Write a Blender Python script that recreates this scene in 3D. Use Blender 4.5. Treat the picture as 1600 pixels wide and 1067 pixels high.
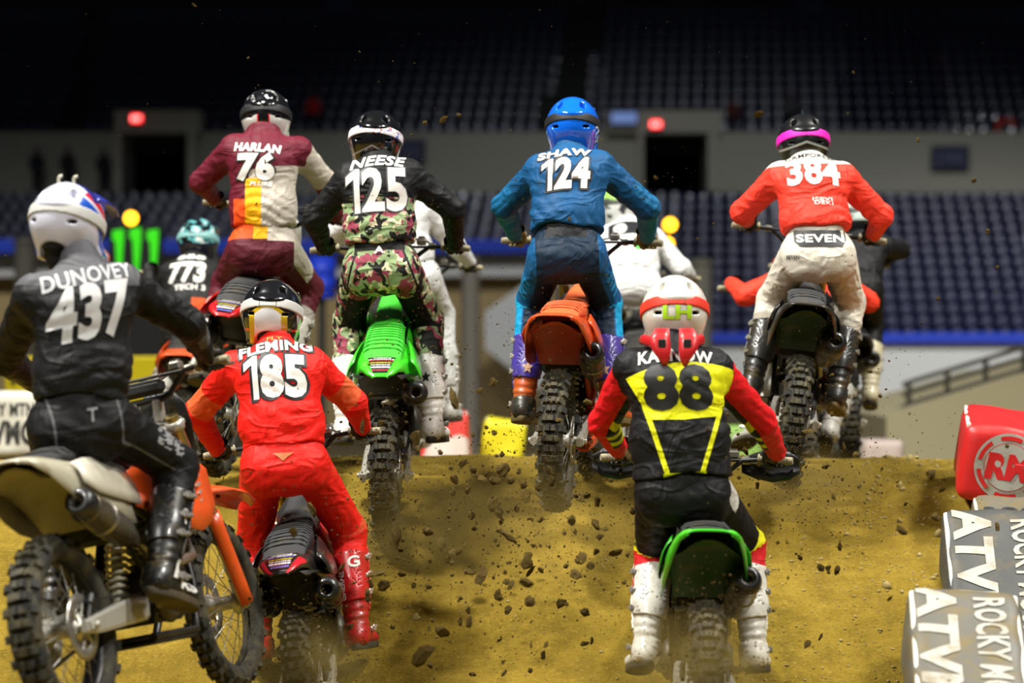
import bpy, bmesh, math, random
import numpy as np
from mathutils import Vector, Matrix
from mathutils.bvhtree import BVHTree
from mathutils import noise as mnoise

random.seed(7)
rng = np.random.RandomState(11)
scene = bpy.context.scene
col = scene.collection
for o in list(bpy.data.objects):
    bpy.data.objects.remove(o)

# ------------------------------------------------------------------ camera
FPX = 4000.0            # focal length in pixels of the 1600 px wide frame
CAMZ = 1.6
cam_d = bpy.data.cameras.new('camera')
cam = bpy.data.objects.new('camera', cam_d)
col.objects.link(cam)
cam.location = (0, 0, CAMZ)
cam.rotation_euler = (math.pi / 2, 0, 0)
cam_d.sensor_width = 36.0
cam_d.lens = 36.0 * FPX / 1600.0
cam_d.clip_end = 400
cam_d.dof.use_dof = True
cam_d.dof.focus_distance = 11.5
cam_d.dof.aperture_fstop = 1.65
scene.camera = cam

# ------------------------------------------------------------------ world: dark arena air
world = bpy.data.worlds.new('arena')
scene.world = world
world.use_nodes = True
bg = world.node_tree.nodes['Background']
bg.inputs[0].default_value = (0.62, 0.72, 0.95, 1)
bg.inputs[1].default_value = 0.035

# ------------------------------------------------------------------ arena floodlights on the roof truss
def flood(loc, target, power, angle, color=(1, .97, .9), size=1.2, blend=.5):
    l = bpy.data.lights.new('floodlight', 'SPOT')
    l.energy = power
    l.spot_size = math.radians(angle)
    l.spot_blend = blend
    l.shadow_soft_size = size
    l.color = color
    o = bpy.data.objects.new('floodlight', l)
    col.objects.link(o)
    o.location = loc
    o.rotation_euler = (Vector(target) - Vector(loc)).to_track_quat('-Z', 'Y').to_euler()
    return o

flood((-13, -8, 20), (-.5, 12.5, .8), 21000, 34)
flood((15, -6, 21), (.5, 12.5, .8), 16000, 34)
flood((-9, 9, 19), (0, 12.5, .8), 32000, 50)
flood((12, 11, 20), (0, 12.5, .8), 24000, 50)
flood((-14, 40, 30), (-13, 70, -1.0), 38000, 50, (.92, .94, 1), 2.0, .8)
flood((4, 36, 28), (6, 76, 0), 26000, 48, (.88, .92, 1), 2.0, .8)
flood((24, 42, 28), (20, 77, -3), 60000, 44, (.94, .96, 1), 2.0, .8)
flood((10, 10, 26), (9, 34, 0), 34000, 50, (1, .97, .9), 2.0, .8)
flood((-10, 8, 26), (-6, 32, 0), 34000, 46, (1, .97, .9), 2.0, .8)

vs = scene.view_settings
vs.view_transform = 'Standard'
vs.look = 'None'
vs.exposure = 0.0
vs.gamma = 1.0
vs.use_curve_mapping = False
try:
    scene.cycles.use_denoising = True
    scene.cycles.max_bounces = 6
except Exception:
    pass

# ------------------------------------------------------------------ helpers
def pix(x, y, d):
    """point of the scene seen at photo pixel x,y at distance d"""
    return Vector(((x - 800) / FPX * d, d, CAMZ - (y - 533.5) / FPX * d))

def lin(h):
    if isinstance(h, str):
        h = h.lstrip('#')
        c = [int(h[i:i + 2], 16) / 255 for i in (0, 2, 4)]
        return tuple(((v / 12.92) if v <= .04045 else ((v + .055) / 1.055) ** 2.4) for v in c) + (1,)
    return tuple(h)[:3] + (1,)

class NG:
    def __init__(s, name):
        s.m = bpy.data.materials.new(name)
        s.m.use_nodes = True
        s.t = s.m.node_tree
        s.b = s.t.nodes['Principled BSDF']
    def node(s, k):
        return s.t.nodes.new(k)
    def lk(s, a, b):
        s.t.links.new(a, b)
    def _in(s, sock, v):
        if isinstance(v, bpy.types.NodeSocket):
            s.lk(v, sock)
        elif isinstance(v, str):
            sock.default_value = lin(v)
        else:
            sock.default_value = v
    def math(s, op, a, b=0.0, c=None):
        n = s.node('ShaderNodeMath'); n.operation = op
        s._in(n.inputs[0], a); s._in(n.inputs[1], b)
        if c is not None: s._in(n.inputs[2], c)
        return n.outputs[0]
    def gt(s, a, b): return s.math('GREATER_THAN', a, b)
    def lt(s, a, b): return s.math('LESS_THAN', a, b)
    def mul(s, *a):
        r = a[0]
        for v in a[1:]: r = s.math('MULTIPLY', r, v)
        return r
    def add(s, a, b): return s.math('ADD', a, b)
    def sub(s, a, b): return s.math('SUBTRACT', a, b)
    def mx(s, a, b): return s.math('MAXIMUM', a, b)
    def ab(s, a): return s.math('ABSOLUTE', a)
    def btw(s, a, lo, hi): return s.mul(s.gt(a, lo), s.lt(a, hi))
    def mix(s, f, a, b):
        n = s.node('ShaderNodeMix'); n.data_type = 'RGBA'
        s._in(n.inputs[0], f); s._in(n.inputs[6], a if not isinstance(a, str) else lin(a)); s._in(n.inputs[7], b if not isinstance(b, str) else lin(b))
        return n.outputs[2]
    def attr(s, name):
        n = s.node('ShaderNodeAttribute'); n.attribute_name = name
        x = s.node('ShaderNodeSeparateXYZ'); s.lk(n.outputs['Vector'], x.inputs[0])
        return x.outputs[0], x.outputs[1], x.outputs[2]
    def obj(s):
        n = s.node('ShaderNodeTexCoord')
        return n.outputs['Object']
    def xyz(s, v):
        x = s.node('ShaderNodeSeparateXYZ'); s.lk(v, x.inputs[0])
        return x.outputs[0], x.outputs[1], x.outputs[2]
    def noise(s, scale, v=None, detail=3, rough=.5, dist=0.0):
        n = s.node('ShaderNodeTexNoise'); n.inputs['Scale'].default_value = scale
        n.inputs['Detail'].default_value = detail; n.inputs['Roughness'].default_value = rough
        n.inputs['Distortion'].default_value = dist
        s.lk(v if v is not None else s.obj(), n.inputs['Vector'])
        return n.outputs[0]
    def mapping(s, v, scale=(1, 1, 1), loc=(0, 0, 0), rot=(0, 0, 0)):
        n = s.node('ShaderNodeMapping'); s.lk(v, n.inputs[0])
        n.inputs[1].default_value = loc; n.inputs[2].default_value = rot; n.inputs[3].default_value = scale
        return n.outputs[0]
    def bump(s, h, strength=.3, dist=.01):
        n = s.node('ShaderNodeBump'); n.inputs['Strength'].default_value = strength
        n.inputs['Distance'].default_value = dist
        s.lk(h, n.inputs['Height']); s.lk(n.outputs[0], s.b.inputs['Normal'])
    def done(s, c, rough=.5, metal=0.0, coat=0.0, spec=None):
        s._in(s.b.inputs['Base Color'], lin(c) if isinstance(c, str) else c)
        s._in(s.b.inputs['Roughness'], rough); s.b.inputs['Metallic'].default_value = metal
        s.b.inputs['Coat Weight'].default_value = coat
        if spec is not None: s.b.inputs['Specular IOR Level'].default_value = spec
        return s.m

_mats = {}
def mat(c, rough=.5, metal=0.0, coat=0.0, name=None, dirt=0.0, spec=None):
    k = (c, rough, metal, coat, dirt)
    if k not in _mats:
        g = NG(name or 'paint')
        if dirt:
            n = g.noise(9, None, 6, .7)
            f = g.math('MULTIPLY', g.math('SUBTRACT', n, .60 - dirt * .18), 5.0)
            g_ = g.node('ShaderNodeClamp'); g.lk(f, g_.inputs[0]); 
            cc = g.mix(g.mul(g_.outputs[0], dirt), c, '#6b5a2a')
        else:
            cc = c
        _mats[k] = g.done(cc, rough, metal, coat, spec)
    return _mats[k]

def emit(c, strength, name='lit'):
    g = NG(name)
    g.b.inputs['Base Color'].default_value = lin(c)
    g.b.inputs['Emission Color'].default_value = lin(c)
    g.b.inputs['Emission Strength'].default_value = strength
    return g.m

def mesh_from(name, V, Fs, smooth=True):
    me = bpy.data.meshes.new(name)
    me.from_pydata([tuple(v) for v in V], [], [tuple(f) for f in Fs])
    me.update()
    if smooth:
        me.polygons.foreach_set('use_smooth', [True] * len(me.polygons))
    return me

def link(name, me, m=None, parent=None, loc=None, mw=None):
    o = bpy.data.objects.new(name, me)
    col.objects.link(o)
    if parent is not None: o.parent = parent
    if loc is not None: o.location = loc
    if mw is not None: o.matrix_local = mw
    if m is not None:
        if not me.materials: me.materials.append(None)
        o.material_slots[0].link = 'OBJECT'
        o.material_slots[0].material = m
    return o

def tag(o, label=None, cat=None, group=None, kind=None):
    if label: o['label'] = label
    if cat: o['category'] = cat
    if group: o['group'] = group
    if kind: o['kind'] = kind
    return o

def empty(name, loc=(0, 0, 0), mw=None):
    o = bpy.data.objects.new(name, None)
    col.objects.link(o)
    o.empty_display_size = .1
    if mw is not None: o.matrix_world = mw
    else: o.location = loc
    return o

class MB:
    """collects shapes into one mesh"""
    def __init__(s): s.V = []; s.F = []; s.sm = []
    def addm(s, V, F, smooth=True):
        b = len(s.V); s.V += [tuple(v) for v in V]
        for f in F: s.F.append(tuple(i + b for i in f)); s.sm.append(smooth)
        return s
    def box(s, c, size, M=None, bev=0.0, taper=1.0):
        c = Vector(c); hx, hy, hz = [v / 2 for v in size]
        if bev <= 0:
            P = [Vector((x * hx, y * hy, z * hz)) for z in (-1, 1) for y in (-1, 1) for x in (-1, 1)]
            if taper != 1:
                for p in P[4:]: p.x *= taper; p.y *= taper
            F = [(0, 2, 3, 1), (4, 5, 7, 6), (0, 1, 5, 4), (2, 6, 7, 3), (1, 3, 7, 5), (0, 4, 6, 2)]
        else:
            P = []; idx = {}
            for ax in range(3):
                for z in (-1, 1):
                    for y in (-1, 1):
                        for x in (-1, 1):
                            h = [hx - bev, hy - bev, hz - bev]; h[ax] += bev
                            p = Vector((x * h[0], y * h[1], z * h[2]))
                            if taper != 1 and z > 0: p.x *= taper; p.y *= taper
                            idx[(ax, x, y, z)] = len(P); P.append(p)
            F = []
            def q(*k): F.append([idx[i] for i in k])
            for sgn in (-1, 1):
                o = [(-1, -1), (1, -1), (1, 1), (-1, 1)]
                if sgn < 0: o = o[::-1]
                q(*[(2, a, b, sgn) for a, b in o]); q(*[(0, sgn, a, b) for a, b in o]); q(*[(1, b, sgn, a) for a, b in o])
            for a in (-1, 1):
                for b in (-1, 1):
                    F.append([idx[(1, -1, a, b)], idx[(1, 1, a, b)], idx[(2, 1, a, b)], idx[(2, -1, a, b)]])
                    F.append([idx[(0, a, -1, b)], idx[(0, a, 1, b)], idx[(2, a, 1, b)], idx[(2, a, -1, b)]])
                    F.append([idx[(0, a, b, -1)], idx[(0, a, b, 1)], idx[(1, a, b, 1)], idx[(1, a, b, -1)]])
                    for d in (-1, 1):
                        F.append([idx[(0, a, b, d)], idx[(1, a, b, d)], idx[(2, a, b, d)]])
        if M is not None: P = [M @ p for p in P]
        return s.addm([p + c for p in P], F, False)
    def tube(s, pts, r, n=10, cap=True, sx=1.0):
        pts = [Vector(p) for p in pts]
        rs = r if isinstance(r, (list, tuple)) else [r] * len(pts)
        V = []; F = []; up = None
        for i, p in enumerate(pts):
            t = (pts[min(i + 1, len(pts) - 1)] - pts[max(i - 1, 0)]).normalized()
            if up is None:
                up = Vector((0, 0, 1)) if abs(t.z) < .9 else Vector((0, 1, 0))
            a = t.cross(up).normalized(); b = a.cross(t).normalized(); up = b
            for k in range(n):
                an = 2 * math.pi * k / n
                V.append(p + a * (math.cos(an) * rs[i] * sx) + b * (math.sin(an) * rs[i]))
        for i in range(len(pts) - 1):
            for k in range(n):
                k2 = (k + 1) % n
                F.append((i * n + k, i * n + k2, (i + 1) * n + k2, (i + 1) * n + k))
        s.addm(V, F)
        if cap:
            s.addm(V[:n], [tuple(range(n))[::-1]], False); s.addm(V[-n:], [tuple(range(n))], False)
        return s
    def lathe(s, prof, n=24, M=None, axis='Z'):
        V = []; F = []
        for (r, z) in prof:
            for k in range(n):
                a = 2 * math.pi * k / n
                p = Vector((r * math.cos(a), r * math.sin(a), z))
                if axis == 'X': p = Vector((p.z, p.x, p.y))
                if axis == 'Y': p = Vector((p.x, p.z, -p.y))
                V.append(M @ p if M is not None else p)
        for i in range(len(prof) - 1):
            for k in range(n):
                k2 = (k + 1) % n
                F.append((i * n + k, i * n + k2, (i + 1) * n + k2, (i + 1) * n + k))
        return s.addm(V, F)
    def loft(s, rings, close=True, cap=True, smooth=True):
        n = len(rings[0]); V = [p for r in rings for p in r]; F = []
        for i in range(len(rings) - 1):
            for k in range(n if close else n - 1):
                k2 = (k + 1) % n
                F.append((i * n + k, i * n + k2, (i + 1) * n + k2, (i + 1) * n + k))
        s.addm(V, F, smooth)
        if cap and close:
            s.addm(rings[0], [tuple(range(n))[::-1]], False); s.addm(rings[-1], [tuple(range(n))], False)
        return s
    def plate(s, poly, t, M=None):
        """extruded 2D polygon (x,z) with thickness t along y"""
        n = len(poly)
        P = [Vector((x, -t / 2, z)) for x, z in poly] + [Vector((x, t / 2, z)) for x, z in poly]
        if M is not None: P = [M @ p for p in P]
        F = [tuple(range(n)), tuple(range(2 * n - 1, n - 1, -1))]
        for k in range(n):
            k2 = (k + 1) % n
            F.append((k2, k, n + k, n + k2))
        return s.addm(P, F, False)
    def mesh(s, name):
        me = bpy.data.meshes.new(name)
        me.from_pydata(s.V, [], s.F); me.update()
        me.polygons.foreach_set('use_smooth', s.sm)
        return me

def shell(me, grid, t):
    """two-sided thick sheet from a grid of points (list of rows)"""
    R_, C_ = len(grid), len(grid[0])
    V = [Vector(p) for r in grid for p in r]
    N = [Vector() for _ in V]
    F = []
    for i in range(R_ - 1):
        for j in range(C_ - 1):
            a, b, c, d = i * C_ + j, i * C_ + j + 1, (i + 1) * C_ + j + 1, (i + 1) * C_ + j
            nn = (V[b] - V[a]).cross(V[d] - V[a]) + (V[d] - V[c]).cross(V[b] - V[c])
            for k in (a, b, c, d): N[k] += nn
            F.append((a, b, c, d))
    W = [v - n.normalized() * t for v, n in zip(V, N)]
    n0 = len(V)
    G = F + [tuple(n0 + k for k in f[::-1]) for f in F]
    edge = [i for i in range(C_)] + [i * C_ + C_ - 1 for i in range(1, R_)] + [(R_ - 1) * C_ + j for j in range(C_ - 2, -1, -1)] + [i * C_ for i in range(R_ - 2, 0, -1)]
    for k in range(len(edge)):
        a, b = edge[k], edge[(k + 1) % len(edge)]
        G.append((b, a, n0 + a, n0 + b))
    me.addm(V + W, G)
    return me

# ---- implicit surfaces
def smin(a, b, k):
    h = np.clip(.5 + .5 * (b - a) / k, 0, 1)
    return b + (a - b) * h - k * h * (1 - h)

def cone(P, a, b, ra, rb):
    a = np.asarray(a, float); b = np.asarray(b, float); ab = b - a
    t = np.clip(((P - a) @ ab) / (ab @ ab + 1e-12), 0, 1)
    q = P - a - t[:, None] * ab
    return np.sqrt((q * q).sum(1)) - (ra + (rb - ra) * t)

def econe(P, a, b, wa, da, wb, db, right):
    a = np.asarray(a, float); b = np.asarray(b, float); ab = b - a; right = np.asarray(right, float)
    t = np.clip(((P - a) @ ab) / (ab @ ab + 1e-12), 0, 1)
    q = P - a - t[:, None] * ab
    x = q @ right
    y2 = np.maximum((q * q).sum(1) - x * x, 0)
    w = wa + (wb - wa) * t; d = da + (db - da) * t
    k = np.sqrt((x / w) ** 2 + y2 / d ** 2)
    return (k - 1) * np.minimum(w, d)

def ellip(P, c, r):
    q = (P - np.asarray(c, float)) / np.asarray(r, float)
    k = np.sqrt((q * q).sum(1))
    return (k - 1) * min(r)

def bx(P, c, h, r=0.0):
    q = np.abs(P - np.asarray(c, float)) - (np.asarray(h, float) - r)
    return np.sqrt((np.maximum(q, 0) ** 2).sum(1)) + np.minimum(q.max(1), 0) - r

def surf(f, lo, hi, h, name='m', newton=2, ret=False):
    lo = np.asarray(lo, float); hi = np.asarray(hi, float)
    n = np.ceil((hi - lo) / h).astype(int) + 1
    ax = [lo[i] + h * np.arange(n[i]) for i in range(3)]
    G = np.stack(np.meshgrid(*ax, indexing='ij'), -1).reshape(-1, 3)
    D = np.concatenate([f(G[i:i + 400000]) for i in range(0, len(G), 400000)]).reshape(n)
    S = D < 0
    c = lambda A, i, j, k: A[i:n[0] - 1 + i, j:n[1] - 1 + j, k:n[2] - 1 + k]
    cnt = sum(c(S, i, j, k).astype(np.int8) for i in (0, 1) for j in (0, 1) for k in (0, 1))
    act = (cnt > 0) & (cnt < 8)
    idx = -np.ones(act.shape, int); ii = np.argwhere(act); idx[act] = np.arange(len(ii))
    acc = np.zeros((len(ii), 3)); num = np.zeros(len(ii))
    for a in range(3):
        for u in (0, 1):
            for v in (0, 1):
                o0 = [0, 0, 0]; o0[(a + 1) % 3] = u; o0[(a + 2) % 3] = v
                o1 = list(o0); o1[a] = 1
                d0 = D[tuple((ii + o0).T)]; d1 = D[tuple((ii + o1).T)]
                m = (d0 < 0) != (d1 < 0)
                t = np.where(m, d0 / np.where(m, d0 - d1, 1), 0)
                p = np.array(o0, float)[None] + t[:, None] * (np.array(o1) - np.array(o0))[None]
                acc[m] += p[m]; num[m] += 1
    V = lo + h * (ii + acc / num[:, None])
    Fs = []
    for a in range(3):
        b_, c_ = (a + 1) % 3, (a + 2) % 3
        sl0 = [slice(1, -1)] * 3; sl0[a] = slice(0, n[a] - 1)
        sl1 = list(sl0); sl1[a] = slice(1, n[a])
        s0 = S[tuple(sl0)]; s1 = S[tuple(sl1)]
        E_ = np.argwhere(s0 != s1)
        if not len(E_): continue
        flip = s0[tuple(E_.T)]
        off = np.ones(3, int); off[a] = 0
        E_ = E_ + off
        q = []
        for (u, v) in ((0, 0), (-1, 0), (-1, -1), (0, -1)):
            o = np.zeros(3, int); o[b_] = u; o[c_] = v
            q.append(idx[tuple((E_ + o).T)])
        Q = np.stack(q, 1)
        Q[~flip] = Q[~flip][:, ::-1]
        Fs.append(Q)
    Fs = np.concatenate(Fs)[:, ::-1]
    for _ in range(newton):
        e = h * .25
        d = f(V)
        g = np.stack([(f(V + np.eye(3)[k] * e) - d) / e for k in range(3)], 1)
        g2 = np.maximum((g * g).sum(1), .2)
        V = V - np.clip(d / g2, -h * .6, h * .6)[:, None] * g
    if ret: return V, Fs
    return arr_mesh(name, V, Fs)

def arr_mesh(name, V, Fs):
    me = bpy.data.meshes.new(name)
    me.from_pydata(V.tolist(), [], Fs.tolist()); me.update()
    # face orientation: outward
    me.polygons.foreach_set('use_smooth', [True] * len(me.polygons))
    return me

# ---- lettering laid on a surface
_txt = {}
def text_mesh(s, bold=.02, shear=0.0, cell=.12):
    k = (s, bold, shear, cell)
    if k in _txt: return _txt[k]
    cu = bpy.data.curves.new('t', 'FONT'); cu.body = s; cu.size = 1.0; cu.offset = bold; cu.shear = shear
    cu.resolution_u = 3; cu.space_character = 1.0 + bold * 1.6
    o = bpy.data.objects.new('t', cu); col.objects.link(o)
    dg = bpy.context.evaluated_depsgraph_get()
    me = bpy.data.meshes.new_from_object(o.evaluated_get(dg))
    bpy.data.objects.remove(o); bpy.data.curves.remove(cu)
    bm = bmesh.new(); bm.from_mesh(me); bpy.data.meshes.remove(me)
    xs = [v.co.x for v in bm.verts]; ys = [v.co.y for v in bm.verts]
    x0, x1, y0, y1 = min(xs), max(xs), min(ys), max(ys)
    for v in bm.verts:
        v.co.x = (v.co.x - x0) / (x1 - x0) - .5; v.co.y = (v.co.y - y0) / (y1 - y0) - .5
    asp = (x1 - x0) / max(y1 - y0, 1e-6)
    nx = max(1, int(asp / cell)); ny = max(1, int(1 / cell))
    for i in range(1, nx):
        bmesh.ops.bisect_plane(bm, geom=bm.verts[:] + bm.edges[:] + bm.faces[:], plane_co=(i / nx - .5, 0, 0), plane_no=(1, 0, 0))
    for i in range(1, ny):
        bmesh.ops.bisect_plane(bm, geom=bm.verts[:] + bm.edges[:] + bm.faces[:], plane_co=(0, i / ny - .5, 0), plane_no=(0, 1, 0))
    bmesh.ops.triangulate(bm, faces=bm.faces[:])
    V = np.array([v.co[:2] for v in bm.verts]); bm.verts.index_update()
    Fs = [tuple(v.index for v in f.verts) for f in bm.faces]
    bm.free()
    _txt[k] = (V, Fs)
    return _txt[k]

def num_mesh(s, bold=.03, shear=0.0, w1=.23, fat=0.0):
    """race number whose leading 1 has a flag"""
    k = ('num', s, bold, shear, w1, fat)
    if k in _txt: return _txt[k]
    V, Fs = text_mesh(s[1:], bold, shear)
    gap = .035 - fat
    V = V.copy(); V[:, 0] = -.5 + w1 + gap + (V[:, 0] + .5) * (1 - w1 - gap)
    f = fat
    one = [(.10 - f, -.5), (.5, -.5), (.5, .5), (.16 - f, .5), (-.5, .34), (-.5, .14 - f), (.10 - f, .27 - f)]
    sh_ = lambda x, y: (-.5 + (x + .5) * w1 + y * shear * .25, y)
    V1, F1 = poly_print(one)
    V1 = np.array([sh_(x, y) for x, y in V1])
    n = len(V)
    _txt[k] = (np.concatenate([V, V1]), list(Fs) + [tuple(i + n for i in f_) for f_ in F1])
    return _txt[k]

def poly_print(poly, cell=.12):
    """any 2D outline (unit box -.5...5) cut into small cells"""
    bm = bmesh.new()
    f = bm.faces.new([bm.verts.new((x, y, 0)) for x, y in poly])
    n = int(1 / cell)
    for i in range(1, n):
        for no in ((1, 0, 0), (0, 1, 0)):
            bmesh.ops.bisect_plane(bm, geom=bm.verts[:] + bm.edges[:] + bm.faces[:], plane_co=tuple((i / n - .5) * k for k in no), plane_no=no)
    bmesh.ops.triangulate(bm, faces=bm.faces[:])
    bm.verts.index_update()
    V = np.array([v.co[:2] for v in bm.verts]); Fs = [tuple(v.index for v in f.verts) for f in bm.faces]
    bm.free()
    return V, Fs

STAR = [(math.sin(k * math.pi / 5) * (.5 if k % 2 == 0 else .22), math.cos(k * math.pi / 5) * (.5 if k % 2 == 0 else .22)) for k in range(10)]

def lay(name, vf, bvh, org, right, up, w, h, m, parent, lift=.003, grow=0.0, rot=0.0, curve=0.0, t=.0015):
    """project flat lettering along the surface normal direction onto a mesh (a BVH in the same space)"""
    V2, Fs = vf
    right = Vector(right).normalized(); up = Vector(up).normalized()
    back = right.cross(up).normalized()          # towards the viewer of the lettering
    out = []; ok = []
    cr, sr = math.cos(rot), math.sin(rot)
    for (u, v) in V2:
        a, b = u * w, v * h
        b += curve * (1 - (2 * u) ** 2)
        a, b = a * cr - b * sr, a * sr + b * cr
        p = Vector(org) + right * a + up * b
        hit = bvh.ray_cast(p + back * .45, -back, .8)
        if hit[0] is None:
            out.append(p); ok.append(False)
        else:
            n = hit[1] if hit[1].dot(back) > 0 else -hit[1]
            out.append(hit[0] + n * lift * .4 + back * lift * .6); ok.append(True)
    Fs = [f for f in Fs if all(ok[i] for i in f)]
    if not Fs: return None
    me = mesh_from(name, out, Fs, True)
    return link(name, me, m, parent)

def bvh_of(me, M=None):
    V = [(M @ v.co) if M is not None else v.co.copy() for v in me.vertices]
    return BVHTree.FromPolygons(V, [tuple(p.vertices) for p in me.polygons])
# ------------------------------------------------------------------ the jump face and arena floor
def gz(y):
    return float(np.interp(y, GY, GZ))
GY = [-5, 9.9, 10.5, 10.9, 11.3, 11.8, 12.4, 13.0, 13.5, 14.0, 14.5, 15.2, 16.5, 18.5, 21]
GZ = [-.24, -.22, -.17, -.05, .12, .34, .59, .78, .88, .94, .95, .84, .40, -.2, -.42]
GYs = np.linspace(-5, 21, 400)
_k = np.interp(GYs, GY, GZ)
for _ in range(6): _k = np.convolve(np.pad(_k, 3, 'edge'), np.ones(7) / 7, 'valid')
GY, GZ = GYs, _k
def ground_z(x, y, fine=True):
    z = gz(y)
    ramp = max(0.0, min(1.0, (y - 10) / 2))
    z += .05 * mnoise.noise(Vector((x * .7, y * .7, 3.3))) * ramp
    z += .028 * mnoise.noise(Vector((x * 2.3, y * 1.6, 1.3)))
    if fine:
        rough = .5 + 1.7 * max(0, min(1, (x - 1.3) / 1.0)) + .6 * max(0, min(1, (-x - 1.6) / 1.0))
        z += .7 * rough * (.014 * mnoise.noise(Vector((x * 7, y * 7, 5))) + .009 * mnoise.noise(Vector((x * 17, y * 17, 9))) + .012 * max(0, mnoise.noise(Vector((x * 12, y * 12, 2))) - .25))
    z += .16 * max(0, min(1, (x - 2.0) / .8)) * max(0, 1 - abs(y - 12.9) / 1.2)     # berm under the trackside blocks
    return z
xs = np.concatenate([np.linspace(-14, -3.6, 14), np.linspace(-3.5, 3.5, 250), np.linspace(3.6, 14, 14)])
ys = np.concatenate([np.linspace(-4, 9.3, 12), np.linspace(9.4, 15.4, 220), np.linspace(15.6, 21, 20)])
V = [(x, y, ground_z(x, y)) for y in ys for x in xs]
nx = len(xs)
F = [(j * nx + i, j * nx + i + 1, (j + 1) * nx + i + 1, (j + 1) * nx + i) for j in range(len(ys) - 1) for i in range(nx - 1)]
g = NG('packed_dirt')
v = g.obj()
n1 = g.noise(1.6, v, 6, .6); n2 = g.noise(11, v, 6, .65); n3 = g.noise(60, v, 4, .6); n4 = g.noise(2.2, g.mapping(v, (3.0, .6, 1)), 4, .55)
cl = g.node('ShaderNodeClamp'); g.lk(g.mul(g.sub(n1, .36), 3.2), cl.inputs[0])
c = g.mix(cl.outputs[0], '#635113', '#806a20')
cl2 = g.node('ShaderNodeClamp'); g.lk(g.mul(g.sub(n2, .42), 4.0), cl2.inputs[0])
c = g.mix(g.mul(cl2.outputs[0], .5), c, '#8a7428')
cl4 = g.node('ShaderNodeClamp'); g.lk(g.mul(g.sub(n4, .52), 5.0), cl4.inputs[0])
c = g.mix(g.mul(cl4.outputs[0], .55), c, '#5a4a18')
c = g.mix(g.mul(g.gt(n3, .62), .55), c, '#907b36')
c = g.mix(g.mul(g.lt(n3, .38), .5), c, '#4c3d14')
g.bump(g.add(g.mul(n2, .7), g.mul(n3, .5)), .8, .03)
DIRT = g.done(c, .95, spec=.15)
gr = link('ground_dirt_jump', mesh_from('ground', V, F), DIRT); tag(gr, 'brown dirt face of the jump and its worn run-up', kind='structure')

def clod_mesh(seed, sub=1):
    bm = bmesh.new(); bmesh.ops.create_icosphere(bm, subdivisions=sub, radius=1.0)
    r = random.Random(seed); st = Vector((r.uniform(.6, 1.5), r.uniform(.6, 1.2), r.uniform(.5, 1.0)))
    for w in bm.verts:
        w.co *= 1 + .55 * mnoise.noise(w.co * 1.6 + Vector((seed * 7.3, seed, 0)))
        w.co = Vector((w.co.x * st.x, w.co.y * st.y, w.co.z * st.z))
    me = bpy.data.meshes.new('clod'); bm.to_mesh(me); bm.free()
    return me
CLODS = [clod_mesh(i, 2 if i < 4 else 1) for i in range(10)]
def scatter(name, items, m):
    """many tiny lumps in one mesh: (pos, size, seed)"""
    arrs = []
    for me in CLODS[4:]:
        a = np.zeros(len(me.vertices) * 3); me.vertices.foreach_get('co', a)
        arrs.append((a.reshape(-1, 3), np.array([tuple(p.vertices) for p in me.polygons])))
    VV = []; FF = []; n = 0
    for (p, s, k) in items:
        a, f = arrs[k % len(arrs)]
        t = k * 1.7; R_ = np.array(Matrix.Rotation(t, 3, 'Z') @ Matrix.Rotation(t * 1.3, 3, 'X'))
        VV.append(a @ R_.T * s + np.array(p)); FF.append(f + n); n += len(a)
    me = arr_mesh(name, np.concatenate(VV), np.concatenate(FF))
    return link(name, me, m)
items = []
for k in range(3000):
    x = random.uniform(-3.2, 3.4); y = random.uniform(10.6, 14.6)
    if random.random() < .55: x = random.uniform(1.2, 3.2)
    s = random.choice([.003, .0035, .0045, .006, .008]) * random.uniform(.8, 1.4)
    if x > 1.6 and random.random() < .12: s *= 2.2
    items.append(((x, y, ground_z(x, y) + s * .2), s, k))
tag(scatter('loose_gravel', items, mat('#8a7a4a', .95, 0, 0, 'gravel')), 'loose gravel and crumbs of dirt strewn over the jump face', 'gravel', kind='stuff')

b = MB(); b.addm([(-60, 20, -.40), (60, 20, -.40), (60, 110, -.40), (-60, 110, -.40)], [(0, 1, 2, 3)])
tag(link('floor', b.mesh('floor'), mat('#6a5d3a', .95, 0, 0, 'arena_floor')), kind='structure')

# ------------------------------------------------------------------ grandstand
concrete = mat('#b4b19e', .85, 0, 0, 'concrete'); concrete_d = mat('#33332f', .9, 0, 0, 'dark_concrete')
def wallbox(name, x0, x1, y0, y1, d, thick, m, kind='structure'):
    """solid block seen between photo pixels at distance d, thick metres deep"""
    a = pix(x0, y1, d); c_ = pix(x1, y0, d)
    bb = MB(); bb.box(((a.x + c_.x) / 2, d + thick / 2, (a.z + c_.z) / 2), (c_.x - a.x, thick, c_.z - a.z), bev=min(.03, thick * .2))
    o = link(name, bb.mesh(name), m)
    if kind: o['kind'] = kind
    return o
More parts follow.
